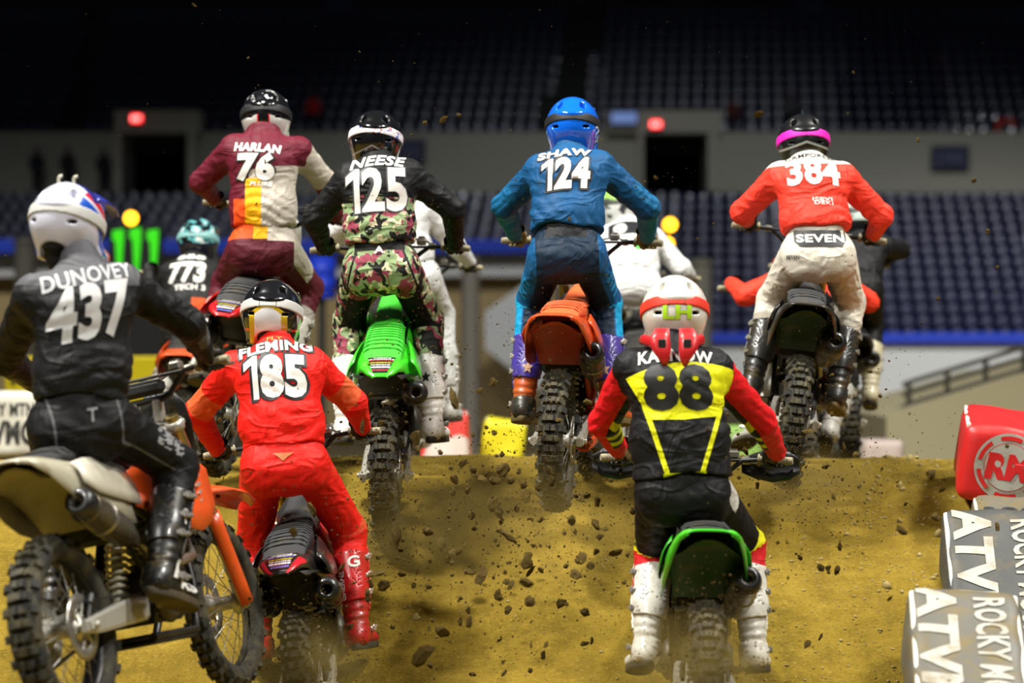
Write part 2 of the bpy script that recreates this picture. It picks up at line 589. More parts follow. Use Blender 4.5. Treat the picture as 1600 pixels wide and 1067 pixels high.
# seats
def seat_b(bb):
    # back
    g_ = [[Vector((x * .215 * w, .17 + .05 * t - .03 * (1 - x * x), .16 + .36 * t)) for x in (-1, -.5, 0, .5, 1)] for t, w in ((0, .95), (.35, 1), (.8, .98), (1, .8))]
    shell(bb, [r[::-1] for r in g_], .03)
    bb.box((0, -.02, .16), (.42, .36, .04), bev=.015, M=Matrix.Rotation(-.08, 4, 'X'))
    bb.box((0, .12, .02), (.05, .05, .28))
SB = MB(); seat_b(SB); SEAT = SB.mesh('stadium_seat')
seat_m = mat('#10143c', .3, 0, .2, 'seat_plastic')
allseats = []
def lower_row(n): return 80.6 + .8 * n, 1.75 + .405 * n
def upper_row(n): return 93.4 + .8 * n, 9.35 + .52 * n
deck = MB(); deck2 = MB()
for n in range(13):
    d, z = lower_row(n)
    deck.box((0, d + .2, z - .55), (52, .82, .55))
    for i in range(84):
        x = -20.8 + .505 * i + .07 * n
        allseats.append((x, d, z - .275, 0))
for n in range(11):
    d, z = upper_row(n)
    deck2.box((0, d + .2, z - .55), (56, .82, .6))
    for i in range(92):
        x = -23 + .505 * i + .07 * n
        p = 800 + FPX * x / d
        if 95 < p - n * 4 < 135 or 850 < p - n * 4 < 905: continue
        if n < 2 and (175 < p < 315 or 945 < p < 1130): continue
        allseats.append((x, d, z - .25, 1))
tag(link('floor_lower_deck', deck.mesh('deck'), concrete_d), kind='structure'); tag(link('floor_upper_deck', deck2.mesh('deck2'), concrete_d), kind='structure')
def sp(s): return 800 + FPX * s[0] / s[1], 533.5 - FPX * (s[2] + .4 - CAMZ) / s[1]
def score(s):
    x, y = sp(s)
    free = s[3] == 0 and 1395 < x < 1605 or (s[3] == 0 and 1075 < x < 1180 and y < 520) or (s[3] == 0 and 1400 < x)
    return (0 if free and -10 < x < 1610 else 1, abs(x - 1400))
allseats.sort(key=score)
for s in allseats[:300]:
    tag(link('stadium_seat', SEAT, seat_m, loc=s[:3]), 'empty dark blue plastic seat in the lower rows of the stand', 'seat', 'blue seats in the lower stand')
a = np.zeros(len(SEAT.vertices) * 3); SEAT.vertices.foreach_get('co', a); a = a.reshape(-1, 3)
VV = np.concatenate([a + np.array(s[:3]) for s in allseats[300:]]); fl_ = [tuple(p.vertices) for p in SEAT.polygons]
me = bpy.data.meshes.new('seat_rows'); n0 = len(a)
me.from_pydata(VV.tolist(), [], [tuple(i + k * n0 for i in f) for k in range(len(allseats) - 300) for f in fl_]); me.update()
tag(link('seat_rows', me, seat_m), 'rows upon rows of empty dark blue seats filling both decks of the stand', 'seats', kind='stuff')
# wall between the decks, cut by two exits
for i, (x0, x1) in enumerate(((-120, 185), (295, 1003), (1110, 1760))):
    wallbox('wall_concourse_%d' % (i + 1), x0, x1, 206, 303, 91.6, .4, concrete)
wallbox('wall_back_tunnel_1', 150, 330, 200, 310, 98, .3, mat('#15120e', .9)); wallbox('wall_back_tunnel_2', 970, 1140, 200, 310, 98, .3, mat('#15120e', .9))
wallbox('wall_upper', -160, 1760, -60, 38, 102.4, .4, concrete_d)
for i, (x0, x1) in enumerate(((178, 312), (948, 1128))):
    wallbox('trim_%d' % (i + 1), x0, x1, 172, 208, 91.0, 1.6, concrete)
for i, (x0, x1) in enumerate(((176, 190), (292, 306), (996, 1006), (1106, 1124))):
    wallbox('trim_%d' % (i + 3), x0, x1, 208, 300, 91.0, 3.0, concrete)
# exit signs over the two portals
for (x, y, lab) in ((213, 185, 'red lit exit sign over the left stand portal'), (1025, 194, 'red lit exit sign over the stand portal behind the blue rider')):
    p = pix(x, y, 90.7); e = empty('exit_sign', p); tag(e, lab, 'sign', 'exit signs')
    bb = MB(); bb.box((0, .1, 0), (.42, .12, .3), bev=.02); link('housing', bb.mesh('housing'), mat('#3a0a0c', .5), e)
    bb = MB(); bb.box((0, .03, 0), (.38, .02, .26), bev=.004); link('lit_face', bb.mesh('lit_face'), emit('#ff1420', 3.2), e)
    V2, F2 = text_mesh('EXIT', .02); link('lettering', mesh_from('exit_text', [(u * .3, .012, w * .14) for u, w in V2], F2), emit('#ffd0c8', 3), e)
# section number boards
for (x, y, t, d, lb) in ((530, 10, '341', 102.1, 'dark blue section board at the top edge left of centre'), (1266, 14, '343', 102.1, 'dark blue section board at the top edge above the coral rider'), (1485, 246, '144', 91.3, 'dark blue section board on the concourse wall at the right'), (636, 236, '142', 91.3, 'dark blue section board just right of the camouflage rider')):
    p = pix(x, y, d); e = empty('section_sign', p); tag(e, lb, 'sign', 'section boards')
    bb = MB(); bb.box((0, 0, 0), (1.35, .08, .85), bev=.02); link('board', bb.mesh('board'), mat('#141c44', .5), e)
    V2, F2 = text_mesh(t, .02); link('lettering', mesh_from('sec_text', [(u * .85, -.045, w * .4) for u, w in V2], F2), mat('#5a6080', .6), e)
# small screen glow beside the second portal
p = pix(975, 184, 90.6); e = empty('video_screen', p); tag(e, 'small pale blue screen beside the stand portal', 'screen')
bb = MB(); bb.box((0, .06, 0), (1.0, .1, .5), bev=.02); link('housing', bb.mesh('h'), black_ if 'black_' in globals() else mat('#101010', .5), e)
bb = MB(); bb.box((0, 0, 0), (.9, .02, .4), bev=.004); link('screen_face', bb.mesh('s'), emit('#7d98d8', .45), e)
# orange rail marker on the right
p = pix(1570, 205, 92); e = empty('handrail', p); tag(e, 'orange stair handrail at the right of the upper deck', 'handrail')
bb = MB(); bb.tube([(-.25, 0, -.5), (-.25, 0, .35)], .09, 8); link('post', bb.mesh('post'), mat('#d8351c', .5), e)
bb = MB(); bb.tube([(-.25, 0, .35), (.3, 0, .38), (.3, 0, .1)], .09, 8); link('rail', bb.mesh('rail'), mat('#d8351c', .5), e)

# ------------------------------------------------------------------ field walls in front of the stand
wallbox('wall_right', 1020, 1760, 535, 640, 78.5, .5, mat('#d8d6cc', .7)); wallbox('trim_7', 1020, 1760, 520, 536, 78.2, .9, mat('#1c3fc0', .5))
wallbox('wall_left', -160, 850, 396, 434, 60, .5, mat('#c2c0b8', .8)); wallbox('trim_8', -160, 850, 374, 397, 59.7, .9, mat('#1c3aa8', .5))
wallbox('wall_left_lower', -160, 870, 434, 720, 60.3, .5, mat('#a08a5c', .9))
# big pale chevron fixed on the left wall
poly = [(757, 488), (758, 545), (800, 578), (838, 606), (880, 606), (880, 560), (835, 530), (812, 490), (835, 462), (880, 440), (880, 420), (835, 432)]
bb = MB(); P2 = [pix(x, y, 59) for x, y in poly]; bb.plate([(q.x, q.z) for q in P2], .12, M=Matrix.Translation((0, 59, 0)))
tag(link('wall_chevron', bb.mesh('chev'), mat('#e2e0d8', .7)), 'large pale grey chevron mounted on the dark arena wall', 'sign')

# ------------------------------------------------------------------ trackside furniture
def post(x, y0, y1, d, r, c, label):
    a = pix(x, y1, d); z0 = -.4; e = empty('post', (a.x, d, z0)); tag(e, label, 'post')
    top = pix(x, y0, d).z - z0
    bb = MB(); bb.tube([(0, 0, 0), (0, 0, top - .06), (0, 0, top)], [r, r, r * .8], 14); link('pole', bb.mesh('pole'), c, e)
    bb = MB(); bb.tube([(0, 0, 0), (0, 0, .08)], [r * 1.8, r * 1.7], 14); link('base_plate', bb.mesh('bp'), c, e)
    bb = MB(); bb.tube([(0, 0, top - .12), (0, 0, top - .05)], r * 1.12, 14); link('collar', bb.mesh('col'), c, e)
post(735, 400, 700, 45, .16, mat('#77726a', .7), 'grey post standing before the dark wall between two riders')
post(1095, 404, 600, 45, .20, mat('#6d6a60', .7), 'grey post standing behind the rider with the white helmet')
post(40, 372, 600, 45, .20, mat('#6d6a60', .7), 'grey post standing at the far left before the stand')
def warn_lamp(x, y, d, label, two=False):
    p = pix(x, y, d); e = empty('warning_lamp', (p.x, d, -.4)); tag(e, label, 'lamp', 'yellow lamps')
    top = p.z + .4
    bb = MB(); bb.tube([(0, .1, 0), (0, .1, top)], .035, 8); link('pole', bb.mesh('p'), mat('#2a2a2a', .6), e)
    for k, (dx, dz) in enumerate([(0, 0)] + ([(-.05, -.30)] if two else [])):
        bb = MB(); bb.lathe([(.0, -.02), (.12, -.02), (.14, .06), (.10, .12), (0, .12)], 16, axis='Y', M=Matrix.Translation((dx, 0, top + dz))); h_ = link('lamp_housing', bb.mesh('h'), mat('#1a1a1a', .5), e)
        bb = MB(); bb.lathe([(.0, -.06), (.05, -.055), (.085, -.04), (.10, -.02)], 16, axis='Y', M=Matrix.Translation((dx, 0, top + dz))); link('lens', bb.mesh('l'), emit('#ffb01c', 7.0), h_)
warn_lamp(205, 341, 40, 'lit yellow warning lamp above the green-logo banner')
warn_lamp(1047, 351, 40, 'pair of lit yellow warning lamps right of the rider in blue', True)

# green claw logo banner
p = pix(212, 455, 34); e = empty('logo_banner', (p.x, 34, -.4)); tag(e, 'black upright banner with a glowing green clawed letter M', 'banner')
hz = pix(0, 352, 34).z + .4
bb = MB(); bb.box((0, .05, hz / 2), (.72, .06, hz), bev=.02); link('panel', bb.mesh('panel'), mat('#0d0f12', .6), e)
for k, (x0, x1, top, bot, lean) in enumerate(((-.28, -.17, .60, .06, .02), (-.05, .06, .62, .0, .0), (.18, .29, .60, -.08, -.02))):
    cz = pix(0, 392, 34).z + .4 - .33
    pl_ = [(x0 - .025, cz + top), (x1 + .01, cz + top + .02), (x1 + .01, cz + top - .1), (x1 - .01, cz + .25), (x1 - .03 + lean, cz + bot + .02), (x1 - .06 + lean, cz + bot - .06), (x0 + .03, cz + bot + .06), (x0 + .02, cz + .3), (x0 + .01, cz + top - .14), (x0 - .03, cz + top - .12)]
    bb = MB(); bb.plate(pl_, .02, M=Matrix.Translation((0, .005, 0))); link('claw_stroke', bb.mesh('claw'), emit('#38e010', .55), e)
for s in (-1, 1):
    bb = MB(); bb.box((s * .3, .05, .03), (.08, .6, .06), bev=.01); link('foot', bb.mesh('foot'), mat('#222222', .6), e)

# yellow hoarding on the left
def hoarding(label, x0, x1, y0, y1, d, c, spots_=None):
    a, c_ = pix(x0, y1, d), pix(x1, y0, d)
    e = empty('hoarding', ((a.x + c_.x) / 2, d, -.4)); tag(e, label, 'banner')
    w = c_.x - a.x; z0, z1 = a.z + .4, c_.z + .4
    bb = MB(); bb.box((0, 0, (z0 + z1) / 2), (w, .08, z1 - z0), bev=.03); pn = link('panel', bb.mesh('panel'), c, e)
    for k in range(3):
        bb = MB(); bb.tube([(-w * .45 + w * .45 * k, .08, 0), (-w * .45 + w * .45 * k, .08, z1)], .03, 8); link('support', bb.mesh('sup'), mat('#333333', .6), e)
    return e, w, z0, z1
gy = NG('yellow_vinyl'); nn = gy.noise(2.3, None, 2, .5)
yel = gy.done(gy.mix(gy.gt(nn, .66), '#d8c40c', '#3a3410'), .5)
hoarding('long yellow trackside hoarding with dark print behind the rider in black', 8, 252, 556, 640, 26, yel)

# ------------------------------------------------------------------ padded track blocks
def block(label, loc, rot, size, m, letters=(), piping='#d8d5c8', name='track_block', grp='padded track blocks'):
    M_ = Matrix.Translation(loc) @ Matrix.Rotation(rot[2], 4, 'Z') @ Matrix.Rotation(rot[0], 4, 'X') @ Matrix.Rotation(rot[1], 4, 'Y')
    e = empty(name, mw=M_); tag(e, label, 'track block', grp)
    w, l, h_ = size
    f = lambda P: bx(P, (0, 0, h_ / 2), (w / 2, l / 2, h_ / 2), .05) + .006 * np.sin(P[:, 0] * 21 + P[:, 1] * 9) * np.sin(P[:, 1] * 17 + P[:, 2] * 13)
    o = link('cover', surf(f, (-w / 2 - .04, -l / 2 - .04, -.04), (w / 2 + .04, l / 2 + .04, h_ + .04), .03, 'block_cover'), m, e)
    for s in (-1, 1):
        bb = MB(); bb.tube([(s * (w / 2 - .02), -l / 2 + .04, h_ - .02), (s * (w / 2 - .02), l / 2 - .04, h_ - .02)], .012, 8); link('seam_piping', bb.mesh('pip'), mat(piping, .6, 0, 0, 'piping', .4), e)
    bv = bvh_of(o.data)
    for (vf, face, u, v_, lw, lh, rt, mm, lift) in letters:
        if face == 'top': lay('lettering', vf, bv, Vector((u, v_, h_)), (1, 0, 0), (0, 1, 0), lw, lh, mm, o, lift=lift, rot=rt)
        elif face == 'front': lay('lettering', vf, bv, Vector((u, -l / 2, h_ / 2 + v_)), (1, 0, 0), (0, 0, 1), lw, lh, mm, o, lift=lift, rot=rt)
    return e
wprint = mat('#a09e94', .6, 0, 0, 'white_vinyl', .65)
grey_v = mat('#3c3d3b', .55, 0, 0, 'grey_vinyl', .5); lgrey_v = mat('#58564e', .55, 0, 0, 'pale_grey_vinyl', .85)
red_v = mat('#c01c1e', .45, 0, .1, 'red_vinyl', .25)
def ring_print(r0, r1, a0=0, a1=2 * math.pi, n=40):
    V2 = []; F2 = []
    for i in range(n + 1):
        a = a0 + (a1 - a0) * i / n
        V2 += [(r0 * math.cos(a), r0 * math.sin(a)), (r1 * math.cos(a), r1 * math.sin(a))]
    for i in range(n): F2.append((2 * i, 2 * i + 1, 2 * i + 3, 2 * i + 2))
    return np.array(V2), F2
def disc_print(r, n=40):
    V2 = [(0, 0)] + [(r * math.cos(2 * math.pi * i / n), r * math.sin(2 * math.pi * i / n)) for i in range(n)]
    return np.array(V2), [(0, i + 1, (i + 1) % n + 1) for i in range(n)]
CW = -math.pi / 2
# nearest, blurred
block('nearest pale grey dirt-smeared track block with white lettering at the lower right', pix(1505, 1165, 9.35), (math.radians(31), math.radians(3), math.radians(-6)), (.42, 1.05, .34), lgrey_v,
      [(text_mesh('ATVMC', .05), 'top', -.105, .06, .92, .15, CW, wprint, .004), (text_mesh('ROCKY MOUNTAIN', .03), 'top', .09, -.05, 1.0, .12, CW, wprint, .004)])
block('dark grey track block lettered in white down its side, between red and nearest blocks', pix(1570, 1010, 11.0), (math.radians(38), math.radians(0), math.radians(-5)), (.50, 1.15, .30), grey_v,
      [(text_mesh('ATVMC', .05), 'top', -.125, .10, .9, .17, CW, wprint, .004), (text_mesh('ROCKY MOUNTAIN', .03), 'top', .10, -.02, 1.0, .12, CW, wprint, .004)])
block('pale grey track block peeping out above the dark grey lettered one', pix(1605, 905, 12.0), (math.radians(25), 0, math.radians(-6)), (.5, .6, .3), lgrey_v,
      [(text_mesh('ROCKY', .03), 'top', 0, .1, .4, .1, 0, black_p if 'black_p' in globals() else mat('#181818', .6), .004)])
rp = [(ring_print(.36, .5), 'front', 0, 0, .33, .33, 0, wprint, .004)] + [(ring_print(.40, .46, k * math.pi / 3 + .16, (k + 1) * math.pi / 3 - .16, 8), 'front', 0, 0, .33, .33, 0, red_v, .007) for k in range(6)]
rp += [(disc_print(.36), 'front', 0, 0, .33, .33, 0, red_v, .005), (disc_print(.35), 'front', 0, 0, .33, .33, 0, wprint, .007), (text_mesh('RM', .07, .12), 'front', 0.0, 0, .225, .13, 0, red_v, .010)]
block('red track block with a white ringed RM emblem on its face', pix(1563, 770, 12.9), (math.radians(5), math.radians(7), math.radians(-9)), (.46, .9, .385), red_v, rp, name='track_block')
# far blocks behind the crest
block('white track block with black lettering at the far left edge', pix(8, 712, 19.0), (0, 0, .05), (.62, .5, .48), mat('#c0bdb0', .6, 0, 0, 'white_vinyl', .4),
      [(text_mesh('ROCKY MTN', .03), 'front', 0, .11, .5, .1, 0, mat('#20201c', .6), .004), (text_mesh('ATVMC', .05), 'front', 0, -.06, .5, .18, 0, mat('#20201c', .6), .004)])
rw = NG('red_white_vinyl'); x_, y_, z_ = rw.xyz(rw.obj()); rwm = rw.done(rw.mix(rw.gt(rw.noise(3.0, None, 1, .4), .52), '#d84038', '#d8c8c0'), .5)
block('red and white padded block beyond the crest under the camouflage rider', (pix(688, 735, 21).x, 21, -.4), (0, math.radians(-2), 0), (.56, .6, 1.42), rwm)
block('yellow padded wedge beyond the crest beside the red and white block', (pix(752, 735, 21.6).x, 21.6, -.4), (0, math.radians(9), 0), (.36, .6, 1.36), mat('#d8cc1c', .5))
block('white and pink padded block beyond the crest behind the black bike', (pix(1372, 730, 22).x, 22, -.4), (0, 0, .1), (.34, .5, 1.16), mat('#c8b8b0', .5))
block('pale green padded block beyond the crest by the yellow rider', (pix(1152, 730, 22).x, 22, -.4), (0, 0, .1), (.36, .5, 1.28), mat('#8fb85a', .5))
# pale dirt bank and rail at the right
b = MB(); P3 = [(1385, 720), (1385, 652), (1430, 636), (1600, 585), (1760, 560), (1760, 720)]
PP = [pix(x, y, 30) for x, y in P3]
b.plate([(q.x, q.z) for q in PP], 4.0, M=Matrix.Translation((0, 32, 0)))
tag(link('dirt_bank', b.mesh('bank'), mat('#a8a080', .95)), 'pale brown dirt bank rising at the far right', 'bank')
e = empty('track_fence', pix(1500, 640, 30.5)); tag(e, 'dark rail fence along the top of the far dirt bank', 'fence')
o0 = Vector(e.location)
for k, x in enumerate((1420, 1480, 1540, 1600, 1660)):
    zt = np.interp(x, [1385, 1430, 1600, 1760], [652, 636, 585, 560])
    bb = MB(); bb.tube([pix(x, zt + 8, 30.5) - o0, pix(x, zt - 42, 30.5) - o0], .035, 8); link('fence_post', bb.mesh('fp'), mat('#3a382f', .7), e)
for dz in (-8, -26, -42):
    bb = MB(); bb.tube([pix(x, np.interp(x, [1385, 1430, 1600, 1760], [652, 636, 585, 560]) + dz, 30.5) - o0 for x in (1410, 1430, 1515, 1600, 1680)], .03, 8); link('rail', bb.mesh('rl'), mat('#45433a', .7), e)
bb = MB(); q = pix(1338, 655, 34); bb.box((0, 0, 0), (.75, 1.0, .8), bev=.05); bb.box((0, -.2, .45), (.5, .5, .2), bev=.04)
tag(link('equipment_box', bb.mesh('eq'), mat('#2a271f', .8), loc=(q.x, 34, .0)), 'dark equipment box beside the far dirt bank', 'box')
# bright blue barrel far off
p = pix(503, 432, 40); e = empty('barrel', (p.x, 40, p.z - .35)); tag(e, 'bright blue drum hung high between the maroon and camouflage riders', 'barrel')
bb = MB(); bb.lathe([(0, 0), (.2, 0), (.22, .03), (.22, .2), (.235, .22), (.22, .24), (.22, .44), (.235, .46), (.22, .48), (.21, .66), (.0, .67)], 20); link('drum', bb.mesh('drum'), mat('#2448e8', .4), e)
bb = MB(); bb.tube([(0, 0, -p.z + .35 - .4), (0, 0, .0)], .06, 8); link('stand', bb.mesh('st'), mat('#333333', .6), e)

# ------------------------------------------------------------------ spectators and marshals in the stand
def figure(label, x, y, d, shirt, trousers, seated=False, facing=math.pi):
    """y: pixel of the feet"""
    p = pix(x, y, d); e = empty('person', p); e.rotation_euler = (0, 0, facing); tag(e, label, 'person', 'people in the stand')
    hz_ = .48 if seated else .9
    def f(P):
        Q = P.copy(); Q[:, 0] = np.abs(Q[:, 0])
        dd_ = econe(Q, (0, 0, hz_), (0, .0, hz_ + .48), .16, .11, .18, .11, (1, 0, 0))
        dd_ = smin(dd_, cone(Q, (0, 0, hz_ + .5), (0, .02, hz_ + .66), .06, .06), .05)
        dd_ = smin(dd_, ellip(Q, (0, .03, hz_ + .74), (.085, .10, .12)), .03)
        dd_ = smin(dd_, cone(Q, (.2, 0, hz_ + .48), (.25, .03, hz_ + .22), .055, .045), .04)
        dd_ = smin(dd_, cone(Q, (.25, .03, hz_ + .22), (.2, .17, hz_ + .04), .045, .04), .03)
        if seated:
            dd_ = smin(dd_, cone(Q, (.09, 0, hz_), (.12, .42, hz_ + .02), .09, .07), .05)
            dd_ = smin(dd_, cone(Q, (.12, .42, hz_), (.12, .45, .07), .065, .05), .03); dd_ = smin(dd_, cone(Q, (.12, .44, .05), (.13, .6, .04), .05, .04), .03)
        else:
            dd_ = smin(dd_, cone(Q, (.09, 0, hz_), (.11, .03, .48), .09, .065), .05)
            dd_ = smin(dd_, cone(Q, (.11, .03, .48), (.12, 0, .07), .065, .045), .03); dd_ = smin(dd_, cone(Q, (.12, 0, .05), (.13, .15, .04), .05, .04), .03)
        return dd_
    me_ = surf(f, (-.4, -.25, -.03), (.4, .75, hz_ + .95), .035, 'figure')
    g_ = NG('clothes'); gx, gy_, gz_ = g_.xyz(g_.obj())
    c_ = g_.mix(g_.gt(gz_, hz_ + .02), trousers, shirt); c_ = g_.mix(g_.gt(gz_, hz_ + .60), c_, '#7a5242'); c_ = g_.mix(g_.gt(gz_, hz_ + .78), c_, '#231a14')
    link('body', me_, g_.done(c_, .8), e)
figure('standing person in dark clothes at the far left before the concrete wall', 58, 306, 90.8, '#20242a', '#15171c')
figure('standing person in dark jacket second from the left before the concrete wall', 106, 306, 90.8, '#24201e', '#15171c')
figure('standing person in dark clothes beside the left stand portal', 162, 308, 90.8, '#1c1e22', '#15171c')
figure('seated spectator in a red shirt behind the maroon rider', 490, 200, 93.6, '#c81c20', '#20242c', True)
figure('seated spectator in dark red on the right of the upper deck', 1145, 206, 93.6, '#5a2420', '#20242c', True)
figure('seated spectator in brown on the far right of the upper deck', 1470, 138, 97.8, '#5a3020', '#20242c', True)
figure('seated spectator in grey on the upper deck behind the coral rider', 1235, 200, 93.6, '#4a4a4c', '#20242c', True)
# ------------------------------------------------------------------ motocross bike: shared part meshes in the bike's own frame
# origin at the rear axle, x right, y forward, z up
_bm = {}
def part(key, fn):
    if key not in _bm:
        b = MB(); r = fn(b); _bm[key] = r if isinstance(r, bpy.types.Mesh) else b.mesh(key)
    return _bm[key]

def tyre_mesh(R_, W, nk, kh, front=False):
    def fn(b):
        hw = W / 2; rb = R_ - kh
        prof = [(rb - .075, -hw * .62), (rb - .05, -hw * .92), (rb - .02, -hw * .95), (rb - .004, -hw * .7), (rb, 0), (rb - .004, hw * .7), (rb - .02, hw * .95), (rb - .05, hw * .92), (rb - .075, hw * .62), (rb - .075, -hw * .62)]
        b.lathe(prof, 48, axis='X')
        for k in range(nk):
            a0 = 2 * math.pi * k / nk
            rows = [(-.46, .26, -1), (.0, .30, 0), (.46, .26, 1)] if k % 2 == 0 else [(-.82, .26, -2), (-.24, .2, -1), (.24, .2, 1), (.82, .26, 2)]
            for (lx, lw, s) in rows:
                x = lx * hw; rr = rb - .010 * (abs(lx) / .8) ** 2 * 1.6
                Rm = Matrix.Rotation(a0, 4, 'X')
                tilt = Matrix.Rotation(-lx * .75, 4, 'Y')
                L = .62 * 2 * math.pi * R_ / nk
                M = Rm @ Matrix.Translation((x, 0, rr + kh * .32)) @ tilt
                bb = MB().box((0, 0, 0), (lw * W * .92, L, kh * 1.5), bev=0, taper=.86)
                b.addm([M @ Vector(v) for v in bb.V], bb.F, False)
    return fn

def rim_mesh(r, w):
    def fn(b):
        b.lathe([(r, -w), (r + .012, -w), (r + .006, -w * .6), (r - .006, 0), (r + .006, w * .6), (r + .012, w), (r, w), (r - .014, 0), (r, -w)], 40, axis='X')
    return fn
def hub_mesh(b):
    b.lathe([(.012, -.10), (.022, -.10), (.022, -.075), (.05, -.07), (.055, -.058), (.03, -.04), (.028, .04), (.055, .058), (.05, .07), (.022, .075), (.022, .10), (.012, .10)], 20, axis='X')
def spokes_mesh(r):
    def fn(b):
        for k in range(32):
            a = 2 * math.pi * k / 32; s = 1 if k % 2 else -1
            a2 = a + (.35 if (k // 2) % 2 else -.35)
            b.tube([(s * .056, .05 * math.sin(a2), .05 * math.cos(a2)), (s * .006, r * math.sin(a), r * math.cos(a))], .0019, 5, False)
    return fn
def disc_mesh(r, x):
    def fn(b):
        b.lathe([(r * .62, x - .002), (r, x - .002), (r, x + .002), (r * .62, x + .002), (r * .62, x - .002)], 32, axis='X')
        for k in range(6):
            a = k * math.pi / 3
            b.tube([(x, .03 * math.sin(a), .03 * math.cos(a)), (x, r * .7 * math.sin(a + .3), r * .7 * math.cos(a + .3))], .006, 6)
    return fn
def sprocket_mesh(b):
    x = -.068
    b.lathe([(.06, x - .003), (.115, x - .003), (.115, x + .003), (.06, x + .003), (.06, x - .003)], 40, axis='X')
    for k in range(40):
        a = 2 * math.pi * k / 40
        b.box((x, .117 * math.sin(a), .117 * math.cos(a)), (.005, .009, .009), M=Matrix.Rotation(-a, 4, 'X'))
    for k in range(6):
        a = k * math.pi / 3
        b.tube([(x, .03 * math.sin(a), .03 * math.cos(a)), (x, .07 * math.sin(a), .07 * math.cos(a))], .007, 6)
def chain_mesh(b):
    pts = []
    for k in range(13):
        a = math.pi / 2 + math.pi * k / 12
        pts.append((-.068, .122 * math.cos(a), .122 * math.sin(a)))
    path = [(-.068, .50, .055)] + pts + [(-.068, .50, -.005), (-.068, .525, .025), (-.068, .50, .055)]
    P = [Vector(p) for p in path]; out = []
    for a, c in zip(P[:-1], P[1:]):
        n = max(1, int((c - a).length / .016))
        for i in range(n): out.append((a + (c - a) * (i / n), (c - a).normalized()))
    for i, (p, d) in enumerate(out):
        M = d.to_track_quat('Y', 'Z').to_matrix().to_4x4()
        b.box(p, (.014 if i % 2 else .009, .017, .012), M=M)
def swingarm_mesh(b):
    for s in (-1, 1):
        rings = []
        for (y, z, hw, hh, x) in ((-.055, 0, .011, .020, .105), (0.0, 0, .014, .028, .105), (.07, .004, .014, .034, .104), (.25, .02, .016, .043, .098), (.42, .03, .018, .048, .085), (.55, .03, .02, .04, .08)):
            rings.append([Vector((s * x + dx * hw, y, z + dz * hh)) for dx, dz in ((-1, -.7), (-.6, -1), (.6, -1), (1, -.7), (1, .7), (.6, 1), (-.6, 1), (-1, .7))])
        b.loft(rings, smooth=False)
        b.box((s * .122, -.01, 0), (.008, .05, .034), bev=.003)
        b.lathe([(.0, -.0), (.013, -.0), (.013, .012), (.0, .012)], 6, M=Matrix.Translation((s * .126, 0, 0)) @ Matrix.Rotation(math.pi / 2 * s, 4, 'Y'))
    b.box((0, .42, .03), (.17, .07, .07), bev=.012)
def caliper_mesh(b):
    b.box((.088, .075, .075), (.035, .075, .05), bev=.008, M=Matrix.Rotation(-.7, 4, 'X'))
    b.box((.092, .05, .045), (.014, .05, .09), bev=.004, M=Matrix.Rotation(-.6, 4, 'X'))
    b.tube([(.10, .1, .09), (.108, .25, .085), (.1, .45, .08), (.1, .5, .1)], .005, 6)
def frame_mesh(b):
    for s in (-1, 1):
        b.tube([(s * .03, 1.06, .58), (s * .085, .92, .50), (s * .115, .72, .34), (s * .10, .56, .14), (s * .09, .54, -.03)], [.03, .034, .03, .028, .026], 8, sx=.7)
        b.tube([(s * .02, 1.09, .44), (s * .06, 1.06, .1), (s * .085, .95, -.08), (s * .085, .54, -.08)], .017, 8)
        b.tube([(s * .085, .68, .36), (s * .08, .35, .50), (s * .06, .02, .555)], .011, 8)
        b.tube([(s * .09, .56, .16), (s * .085, .3, .42), (s * .07, .12, .53)], .011, 8)
    b.tube([(0, 1.13, .42), (0, 1.055, .66)], .034, 12)
    b.box((0, .72, -.10), (.2, .4, .014), bev=.004)
def engine_mesh(b):
    b.box((0, .72, .07), (.22, .34, .2), bev=.035)
    b.lathe([(.0, .0), (.095, .0), (.10, .018), (.07, .045), (.0, .05)], 24, M=Matrix.Translation((.1, .66, .06)) @ Matrix.Rotation(math.pi / 2, 4, 'Y'))
    b.lathe([(.0, .0), (.085, .0), (.088, .018), (.06, .04), (.0, .045)], 24, M=Matrix.Translation((-.1, .86, .06)) @ Matrix.Rotation(-math.pi / 2, 4, 'Y'))
    for k in range(7):
        b.box((0, .86 + .012 * k, .17 + .028 * k), (.17, .16, .012), bev=.004, M=Matrix.Rotation(-.35, 4, 'X'))
    b.box((0, .95, .39), (.15, .15, .07), bev=.02, M=Matrix.Rotation(-.35, 4, 'X'))
def shock_mesh(b):
    p0, p1 = Vector((0, .47, .03)), Vector((0, .6, .42))
    b.tube([p0, p1], .022, 10)
    n = 9; pts = []
    for i in range(n * 10 + 1):
        t = i / (n * 10); a = 2 * math.pi * i / 10
        pts.append(p0 + (p1 - p0) * (.1 + .6 * t) + Vector((.038 * math.cos(a), .038 * math.sin(a) * .95, -.038 * math.sin(a) * .3)))
    b.tube(pts, .006, 6)
